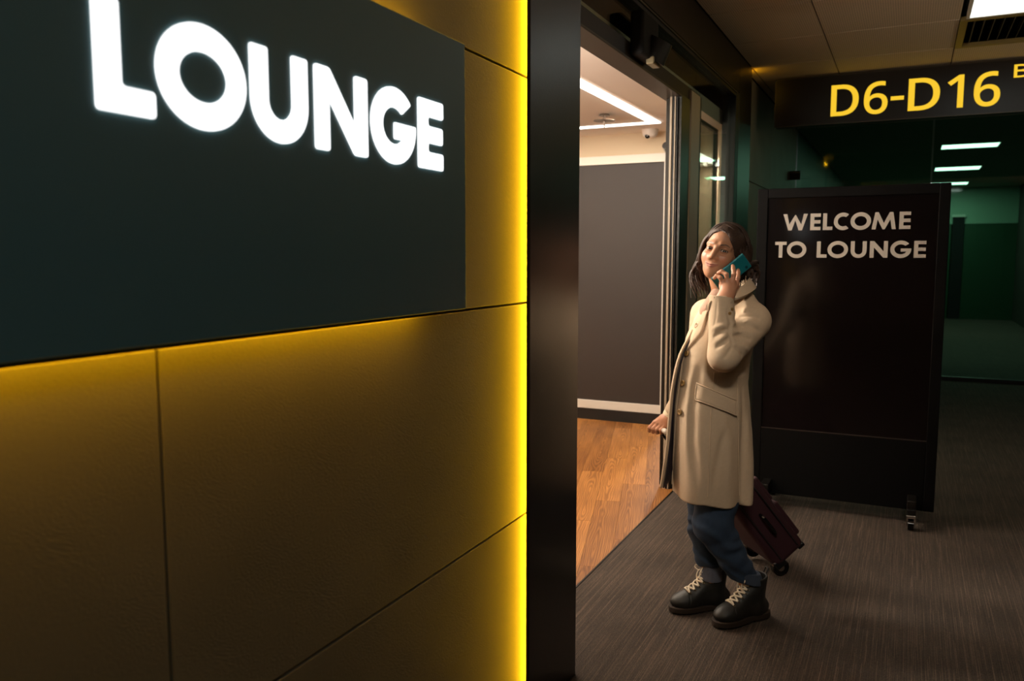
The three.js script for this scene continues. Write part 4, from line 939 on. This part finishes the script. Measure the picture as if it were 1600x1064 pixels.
{
  const surf = coatF;
  // turned collar: a stand round the back of the neck and the near leaf folded down over the shoulder
  const noUV = g => { g.setAttribute('uv', new THREE.BufferAttribute(new Float32Array(g.attributes.position.count * 2), 2)); return g; };
  const roll = curveThrough([at(1118, 447, -0.075), at(1140, 436, -0.085), at(1160, 432, -0.045), at(1170, 434, 0.025), at(1164, 443, 0.085), at(1153, 453, 0.125), at(1142, 463, 0.150)], 30);
  const rim = curveThrough([at(1112, 460, -0.095), at(1140, 453, -0.110), at(1168, 447, -0.065), at(1180.5, 449, 0.035), at(1175, 456, 0.115), at(1160, 464, 0.165), at(1141, 470, 0.188)], 30);
  const foot = roll.map((p, i) => V.add(V.mix(p, rim[i], 0.25), [0, -0.045, 0]));
  mesh('collar', paint(merged([ribbon(roll, rim, 0.004), ribbon(roll, foot, 0.003)].map(noUV)), woolPaint), woolM, coat);
  // lapel beside the forearm
  const lap = patch(surf, [[1104, 476], [1112, 470], [1098, 520], [1074, 548]], 0.002, 8, 14, 0.006);
  if (lap) mesh('lapel', paint(lap, woolPaint), woolM, coat);
  const flap = patch(surf, [[1088, 597], [1150, 626], [1150, 650.5], [1086, 624.5]], 0.002, 24, 10, 0.007);
  mesh('pocket_flap', paint(flap, woolPaint), woolM, coat);
  { const E = [[1088, 597], [1150, 626], [1150, 650.5], [1086, 624.5]], P = []; for (let k = 0; k < 4; k++) for (let i = 0; i < 8; i++) { const a = E[k], b = E[(k + 1) % 4], c = [1118.5, 624.5], q = [mix(a[0], b[0], i / 8), mix(a[1], b[1], i / 8)], h = hit(surf, mix(q[0], c[0], 0.035), mix(q[1], c[1], 0.07)); if (h) P.push(V.add(h.p, h.n, 0.008)); } P.push(P[0]); mesh('flap_piping', paint(tube(P, 0.0026, 90, 6), woolPaint), woolM, coat); }
  // seams: thin welts lying on the cloth
  const welt = (pts, r) => { const P = pts.map(q => hit(surf, ...q)).filter(Boolean).map(h => V.add(h.p, h.n, r * 0.25)); return tube(P, r, P.length * 3, 6); };
  const line = (fn, a, b, n) => Array.from({ length: n + 1 }, (_, i) => fn(mix(a, b, i / n)));
  mesh('seam', paint(welt(line(y => [mix(1111.5, 1106, (y - 634) / 144), y], 636, 778, 18), 0.0028), woolPaint), woolM, coat);
  mesh('seam', paint(welt(line(y => [mix(1116, 1114, (y - 582) / 24), y], 582, 606, 6), 0.0028), woolPaint), woolM, coat);
  mesh('seam', paint(welt(line(y => [mix(1152, 1155, (y - 580) / 190), y], 590, 774, 20), 0.002), woolPaint), woolM, coat);
  mesh('front_placket', paint(welt(line(y => [frontX(y) + (y < 600 ? 3 : 2.5), y], 556, 764, 26), 0.0035), woolPaint), woolM, coat);
  // horn buttons
  const horn = std(0x8a6a3c, 0.3), hole = std(0x2a1a0c, 0.6);
  for (const [px, py] of [[1090, 509], [1074.5, 552.5], [1068, 598.5], [1063.5, 643.5]]) {
    const h = hit(surf, px, py); if (!h) continue;
    const b = group('button', V.add(h.p, h.n, 0.003), 0, coat);
    b.quaternion.setFromUnitVectors(new THREE.Vector3(0, 1, 0), new THREE.Vector3(...h.n));
    const pr = [[0, 0.0035], [0.006, 0.0035], [0.0085, 0.006], [0.0115, 0.0055], [0.013, 0.003], [0.0125, 0]].map(q => new THREE.Vector2(...q));
    mesh('disc', new THREE.LatheGeometry(pr, 20), horn, b);
    mesh('thread', merged([[0.003, 0.003], [-0.003, 0.003], [0.003, -0.003], [-0.003, -0.003]].map(([x, z]) => new THREE.CylinderGeometry(0.0014, 0.0014, 0.002, 6).translate(x, 0.004, z))), hole, b);
  }
  for (const [px, py] of [[1143.5, 483], [1140, 489.5], [1144.5, 545]].slice(0, 2)) {
    const h = hit(surf, px, py); if (!h) continue;
    const b = group('sleeve_button', V.add(h.p, h.n, 0.002), 0, coat); b.quaternion.setFromUnitVectors(new THREE.Vector3(0, 1, 0), new THREE.Vector3(...h.n));
    mesh('disc', new THREE.CylinderGeometry(0.006, 0.0065, 0.004, 14), horn, b);
  }
  // cuff stitched round the near sleeve
  // cream knitted cuff showing at the far wrist
  const cg = nets(chain([[V.mix(wristR, elbowR, 0.10), 0.043], [V.mix(wristR, handR, 0.25), 0.036]], 0.01), V.sub(wristR, [0.09, 0.09, 0.09]), V.add(wristR, [0.09, 0.09, 0.09]), 0.005);
  mesh('sweater_cuff', cg, std(0xe2d2b4, 0.9), person);
  // pale blouse at the throat
  const bl = (x, y, z) => smax(cone(at(1122, 462, 0.035), at(1108, 486, 0.045), 0.034, 0.040)(x, y, z), -0.2, 0.01) + 0.002 * fbm(x * 80, y * 80, z * 80, 2);
  mesh('blouse', nets(bl, [-0.25, 1.25, -0.05], [0.06, 1.45, 0.15], 0.005), std(0xa8846f, 0.8), person);
}

// ---- jeans
{
  const fold = (x, y, z) => 0.0032 * Math.sin(85 * y + 40 * x + 5 * N3(x * 9, y * 9, z * 9)) * smooth(0.50, 0.36, y) + 0.003 * fbm(x * 14, y * 14, z * 14, 2);
  const L = chain([[hipL, 0.084], [V.mix(hipL, kneeL, 0.5), 0.088], [kneeL, 0.080], [V.mix(kneeL, ankleL, 0.3), 0.068], [V.mix(kneeL, ankleL, 0.55), 0.060], [at(1165, 902, 0.040), 0.055]], 0.02);
  const R = chain([[hipR, 0.085], [kneeR, 0.066], [V.mix(kneeR, ankleR, 0.5), 0.056], [at(1112, 890, -0.05), 0.046]], 0.02);
  const top = ellipsoid(hips, [0.11, 0.12, 0.12]);
  const yL = at(1165, 902, 0.040)[1], yR = at(1112, 882, -0.05)[1];
  const cutL = at(1165, 901, 0.040), f = (x, y, z) => { const a = smax(L(x, y, z), yL - 0.012 - y - 0.2 * (x - cutL[0]), 0.006), b = smax(R(x, y, z), yR - y, 0.006); return smin(smin(a, b, 0.012), top(x, y, z), 0.03) + fold(x, y, z); };
  const j = group('jeans', [0, 0, 0], 0, person);
  const g = nets(f, [-0.30, 0.10, -0.24], [0.24, 0.78, 0.30], 0.0065);
  const dm = new THREE.MeshStandardMaterial({ color: 0xffffff, vertexColors: true, roughness: 0.9 });
  mesh('denim', paint(g, (x, y, z) => { const k = 1 + 0.35 * fbm(x * 150, y * 60, z * 150, 2) + 0.25 * fbm(x * 12, y * 12, z * 12, 2); return [0.018 * k, 0.036 * k, 0.068 * k]; }), dm, j);
  const c0 = at(1112, 880, -0.05), c1 = at(1112.5, 905, -0.05);
  const cg = nets((x, y, z) => Math.max(cone(V.add(c0, [0, 0.02, 0]), V.add(c1, [0, -0.02, 0]), 0.049, 0.046)(x, y, z), y - c0[1], c1[1] - y), [c1[0] - 0.07, c1[1] - 0.02, -0.13], [c1[0] + 0.07, c0[1] + 0.02, 0.03], 0.004);
  mesh('turn_up', paint(cg, (x, y, z) => { const k = 1 + 0.3 * fbm(x * 150, y * 60, z * 150, 2); return [0.10 * k, 0.105 * k, 0.135 * k]; }), dm, j);
  const d0 = V.add(cutL, [-0.012, 0.035, 0]), d1 = V.add(cutL, [0.012, -0.018, 0]);
  const dg = nets((x, y, z) => Math.max(cone(d0, d1, 0.060, 0.059)(x, y, z), (y - d0[1]) + 0.25 * (x - d0[0]), d1[1] - y - 0.25 * (x - d1[0])), V.sub(d1, [0.09, 0.05, 0.09]), V.add(d0, [0.1, 0.06, 0.09]), 0.004);
  mesh('turn_up', paint(dg, (x, y, z) => { const k = 1 + 0.3 * fbm(x * 150, y * 60, z * 150, 2); return [0.040 * k, 0.055 * k, 0.085 * k]; }), dm, j);
}

// ---- lace-up boots: own frame, toe towards +x, sole on y = 0
const bootShape = (() => {
  const foot = joined([ellipsoid([0.200, 0.046, 0.002], [0.062, 0.032, 0.045]), cone([0.19, 0.046, 0.002], [0.06, 0.055, 0], 0.038, 0.040), cone([0.05, 0.05, 0], [0.018, 0.055, 0], 0.040, 0.036), cone([0.165, 0.062, 0], [0.080, 0.125, 0], 0.032, 0.040)], 0.035);
  const shaft = cone([0.060, 0.08, 0], [0.048, 0.192, 0], 0.044, 0.050);
  return (x, y, z) => {
    let d = smin(foot(x, y, z), shaft(x, y, z), 0.03);
    d = smax(d, 0.026 - y, 0.004); d = smax(d, y - 0.190 - 0.12 * (0.06 - x), 0.008);
    d = smax(d, -(cone([0.053, 0.155, 0], [0.046, 0.24, 0], 0.040, 0.042)(x, y, z)), 0.004);
    d += 0.0012 * fbm(x * 40, y * 40, z * 40, 2);
    // panel seams: toe cap and lace guards
    d += 0.0015 * Math.exp(-(((x - 0.178 - 0.3 * Math.abs(z)) / 0.0025) ** 2)) * (y < 0.1 ? 1 : 0);
    return d;
  };
})();
const bootG = nets(bootShape, [-0.05, 0.015, -0.07], [0.28, 0.26, 0.07], 0.004);
const soleOutline = (k = 1, y0 = 0) => { const s = new THREE.Shape(); s.moveTo(-0.024 * k, 0); s.bezierCurveTo(-0.026 * k, 0.036 * k, 0.02, 0.042 * k, 0.06, 0.038 * k); s.bezierCurveTo(0.11, 0.033 * k, 0.14, 0.047 * k, 0.19, 0.050 * k); s.bezierCurveTo(0.235, 0.050 * k, 0.266 * k, 0.03, 0.266 * k, 0.002); s.bezierCurveTo(0.266 * k, -0.028, 0.235, -0.046 * k, 0.19, -0.046 * k); s.bezierCurveTo(0.14, -0.042 * k, 0.11, -0.036 * k, 0.06, -0.038 * k); s.bezierCurveTo(0.02, -0.042 * k, -0.026 * k, -0.036 * k, -0.024 * k, 0); return s; };
const bootLeather = phys(0x1b1a16, 0.52, { clearcoat: 0.1, clearcoatRoughness: 0.4 }), soleM = std(0x2e2116, 0.75), laceM = std(0xf2e4cc, 0.85), eyeletM = std(0x6b5c40, 0.35, 0.9), tongueM = std(0x5a5046, 0.85);
function makeBoot(p, turn) {
  const b = group('boot', p, turn, person);
  mesh('upper', bootG, bootLeather, b);
  const s1 = new THREE.ExtrudeGeometry(soleOutline(), { depth: 0.017, bevelEnabled: true, bevelThickness: 0.003, bevelSize: 0.003, bevelSegments: 2, curveSegments: 16 }); s1.rotateX(-Math.PI / 2); s1.translate(0, 0.011, 0);
  const heel = new THREE.ExtrudeGeometry((() => { const s = new THREE.Shape(); s.moveTo(-0.024, 0); s.bezierCurveTo(-0.026, 0.036, 0.02, 0.042, 0.075, 0.036); s.lineTo(0.075, -0.036); s.bezierCurveTo(0.02, -0.042, -0.026, -0.036, -0.024, 0); return s; })(), { depth: 0.012, bevelEnabled: false, curveSegments: 12 }); heel.rotateX(-Math.PI / 2);
  const lugs = []; for (let i = 0; i < 8; i++) { const x = 0.105 + i * 0.0205, w = 0.040 - 0.0022 * Math.max(0, i - 4) ** 2; lugs.push(box(x, x + 0.013, 0, 0.012, -w, w, 0.002)); }
  mesh('sole', merged([s1, heel, ...lugs]), soleM, b);
  // tongue and laces climb the front of the boot
  const ground = (t, z) => {                                         // point of the leather under the lacing, t from toe to top
    const c = t < 0.45 ? [mix(0.188, 0.120, t / 0.45), mix(0.085, 0.130, t / 0.45)] : [mix(0.120, 0.102, (t - 0.45) / 0.55), mix(0.130, 0.195, (t - 0.45) / 0.55)];
    const a = mix(0.95, 0.15, smooth(0.1, 0.8, t)), n = [Math.cos(a), Math.sin(a)];
    for (let s = 0.05; s > -0.06; s -= 0.001) { const x = c[0] + n[0] * s, y = c[1] + n[1] * s; if (bootShape(x, y, z) < 0.001) return [x + n[0] * 0.002, y + n[1] * 0.002, z]; }
    return [c[0], c[1], z];
  };
  const P = (t, z = 0) => ground(t, z), T0 = 0.04, T1 = 0.86, rows = 7, tt = i => mix(T0, T1, i / (rows - 1)), half = 0.024;
  mesh('tongue', ribbon(Array.from({ length: 20 }, (_, i) => V.add(P(i / 19 * 0.98, -0.017), [-0.001, 0, 0])), Array.from({ length: 20 }, (_, i) => V.add(P(i / 19 * 0.98, 0.017), [-0.001, 0, 0])), 0.002), tongueM, b);
  for (let i = 0; i < rows; i++) for (const s of [-1, 1]) { const q = P(tt(i), s * (half + 0.003)); mesh('eyelet', new THREE.TorusGeometry(0.0036, 0.0014, 6, 12).rotateX(Math.PI / 2).rotateZ(-0.8).rotateX(s * 0.5).translate(q[0], q[1], q[2]), eyeletM, b); }
  for (let i = 0; i + 1 < rows; i++) for (const s of [-1, 1]) {
    const a = P(tt(i), s * half), c = P(tt(i + 1), -s * half), m0 = P(tt(i + 0.5), 0), o = 0.0035 + 0.001 * s;
    mesh('lace', tube([V.add(a, [0.001, 0.001, 0]), V.add(m0, [o, o, 0]), V.add(c, [0.001, 0.001, 0])], 0.0042, 12, 6), laceM, b);
  }
  const b0 = P(T0, -half), b1 = P(T0, half), bm = P(T0, 0); mesh('lace', tube([b0, V.add(bm, [0.004, 0.004, 0]), b1], 0.0042, 10, 6), laceM, b);
  const k = P(0.9);                                                  // the bow
  for (const s of [-1, 1]) {
    mesh('lace', tube([[k[0] + 0.006, k[1], 0], [k[0] + 0.022, k[1] + 0.016, s * 0.018], [k[0] + 0.036, k[1] + 0.004, s * 0.032], [k[0] + 0.026, k[1] - 0.008, s * 0.018], [k[0] + 0.007, k[1], 0]], 0.0024, 22, 5), laceM, b);
    mesh('lace', tube([[k[0] + 0.006, k[1], 0], [k[0] + 0.026, k[1] - 0.004, s * 0.008], [k[0] + 0.034, k[1] - 0.026, s * 0.014], [k[0] + 0.030, k[1] - 0.048, s * 0.020]], 0.0024, 14, 5), laceM, b);
  }
  const loop = tube([[0.0, 0.185, -0.008], [-0.012, 0.215, -0.006], [-0.012, 0.215, 0.006], [0.0, 0.185, 0.008]], 0.003, 14, 5);
  mesh('pull_loop', loop, bootLeather, b);
  return b;
}
// toe on the ground point seen in the picture, heel behind it
{
  const place = (toe, dir) => { const d = V.norm(dir); return [[toe[0] - d[0] * 0.266, 0, toe[2] - d[2] * 0.266], Math.atan2(-d[2], d[0])]; };
  const [pf, tf] = place([-0.243, 0, -0.02], [-0.97, 0, 0.22]);
  makeBoot(pf, tf);
  const [pn, tn] = place([-0.085, 0, 0.128], [-0.90, 0, 0.43]);
  makeBoot(pn, tn);
}

// ================================================================== phone, held to the ear
{
  const p = group('smartphone', PO, YAW); tag(p, 'teal cased smartphone held to the ear of the woman', 'phone');
  const W = 0.076, L = 0.158;
  const b = new RoundedBoxGeometry(W, L, 0.0105, 4, 0.005); b.applyMatrix4(phoneM);
  mesh('case', b, phys(0x10727c, 0.42), p);
  const s = new RoundedBoxGeometry(W - 0.006, L - 0.006, 0.002, 2, 0.0009); s.translate(0, 0, -0.0056); s.applyMatrix4(phoneM);
  mesh('screen', s, M.blackGloss, p);
  const c = new THREE.CylinderGeometry(0.006, 0.006, 0.002, 16).rotateX(Math.PI / 2).translate(0.022, L / 2 - 0.02, 0.0056); c.applyMatrix4(phoneM);
  mesh('camera_lens', c, phys(0x0b3f46, 0.3), p);
}

// ================================================================== suitcase
{
  const W = [0.315, 0.0, -0.52], G = V.mix(gripA, gripB, 0.5);
  const axis = V.norm(V.sub(G, [W[0], W[1] + 0.045, W[2]])), flat = V.norm([axis[2], 0, -axis[0]]);   // flat: along the axle
  const n = V.norm(V.cross(axis, flat)), up = n[1] > 0 ? n : V.mul(n, -1);
  const s = group('suitcase', PO, YAW); tag(s, 'small dark maroon suitcase tilted on its wheels behind the woman', 'suitcase');
  const X = new THREE.Vector3(...flat), Y = new THREE.Vector3(...axis), Z = new THREE.Vector3().crossVectors(X, Y);
  const m = new THREE.Matrix4().makeBasis(X, Y, Z).setPosition(W[0], W[1] + 0.045, W[2]);
  const zs = Math.sign(Z.dot(new THREE.Vector3(...up))) || 1;         // outside of the case, away from the handle rods
  const T = g => { g.applyMatrix4(m); return g; };
  const cloth = std(0x300b15, 0.8), dark = std(0x16090c, 0.7);
  const w = 0.165, h0 = 0.015, h1 = 0.475, d = 0.185 * zs;
  mesh('body', T(box(-w, w, h0, h1, 0.0, d, 0.035)), cloth, s);
  mesh('front_pocket', T(box(-w + 0.03, w - 0.03, h0 + 0.05, h0 + 0.26, d * 0.9, d + 0.022 * zs, 0.012)), cloth, s);
  mesh('front_pocket', T(box(-w + 0.03, w - 0.03, h0 + 0.28, h1 - 0.035, d * 0.9, d + 0.016 * zs, 0.012)), cloth, s);
  for (const z of [d * 0.22, d * 0.8]) {
    const a = w + 0.001, r = 0.035, pts = [[-a, h0 + r], [-a, h1 - r], [-a + r, h1 + 0.001], [a - r, h1 + 0.001], [a, h1 - r], [a, h0 + r]].map(q => [q[0], q[1], z]);
    mesh('piping', T(tube(pts, 0.004, 60, 6)), dark, s);
  }
  for (const [x, y] of [[-w * 0.6, h0 + 0.262], [w * 0.4, h1 - 0.04], [w * 0.55, h0 + 0.10]]) mesh('zip_puller', T(box(x - 0.012, x + 0.012, y - 0.003, y + 0.003, d + 0.018 * zs, d + 0.026 * zs, 0.001)), M.chrome, s);
  mesh('carry_handle', T(tube([[-0.06, h1 - 0.004, d * 0.5], [-0.05, h1 + 0.028, d * 0.5], [0.05, h1 + 0.028, d * 0.5], [0.06, h1 - 0.004, d * 0.5]], 0.009, 30, 10)), M.blackGloss, s);
  mesh('carry_handle', T(tube([[w - 0.004, 0.18, d * 0.5], [w + 0.024, 0.19, d * 0.5], [w + 0.024, 0.29, d * 0.5], [w - 0.004, 0.30, d * 0.5]], 0.008, 24, 8)), M.blackGloss, s);
  const len = V.len(V.sub(G, [W[0], W[1] + 0.045, W[2]]));
  for (const x of [-0.055, 0.055]) mesh('handle_rod', T(rod([x, h1 - 0.03, 0.012 * zs], [x, len, 0.0], 0.0065)), M.darkSteel, s);
  mesh('grip', T(new THREE.CapsuleGeometry(0.012, 0.15, 6, 14).rotateZ(Math.PI / 2).translate(0, len, 0)), std(0xcfc8bd, 0.35), s);
  for (const x of [-w + 0.035, w - 0.035]) {
    const wheel = group('wheel', [0, 0, 0], 0, s);
    mesh('tyre', T(new THREE.CylinderGeometry(0.042, 0.042, 0.026, 24).rotateZ(Math.PI / 2).translate(x, 0.0, 0.022 * zs)), M.blackGloss, wheel);
    mesh('hub', T(new THREE.CylinderGeometry(0.016, 0.016, 0.032, 16).rotateZ(Math.PI / 2).translate(x, 0.0, 0.022 * zs)), M.chrome, wheel);
    mesh('wheel_housing', T(box(x - 0.028, x + 0.028, 0.005, 0.05, 0.0, 0.06 * zs, 0.008)), M.black, s);
  }
  mesh('foot', T(box(-w + 0.02, w - 0.02, h0 - 0.012, h0 + 0.01, d * 0.8, d, 0.006)), M.black, s);
}
renderer.render(scene, camera);
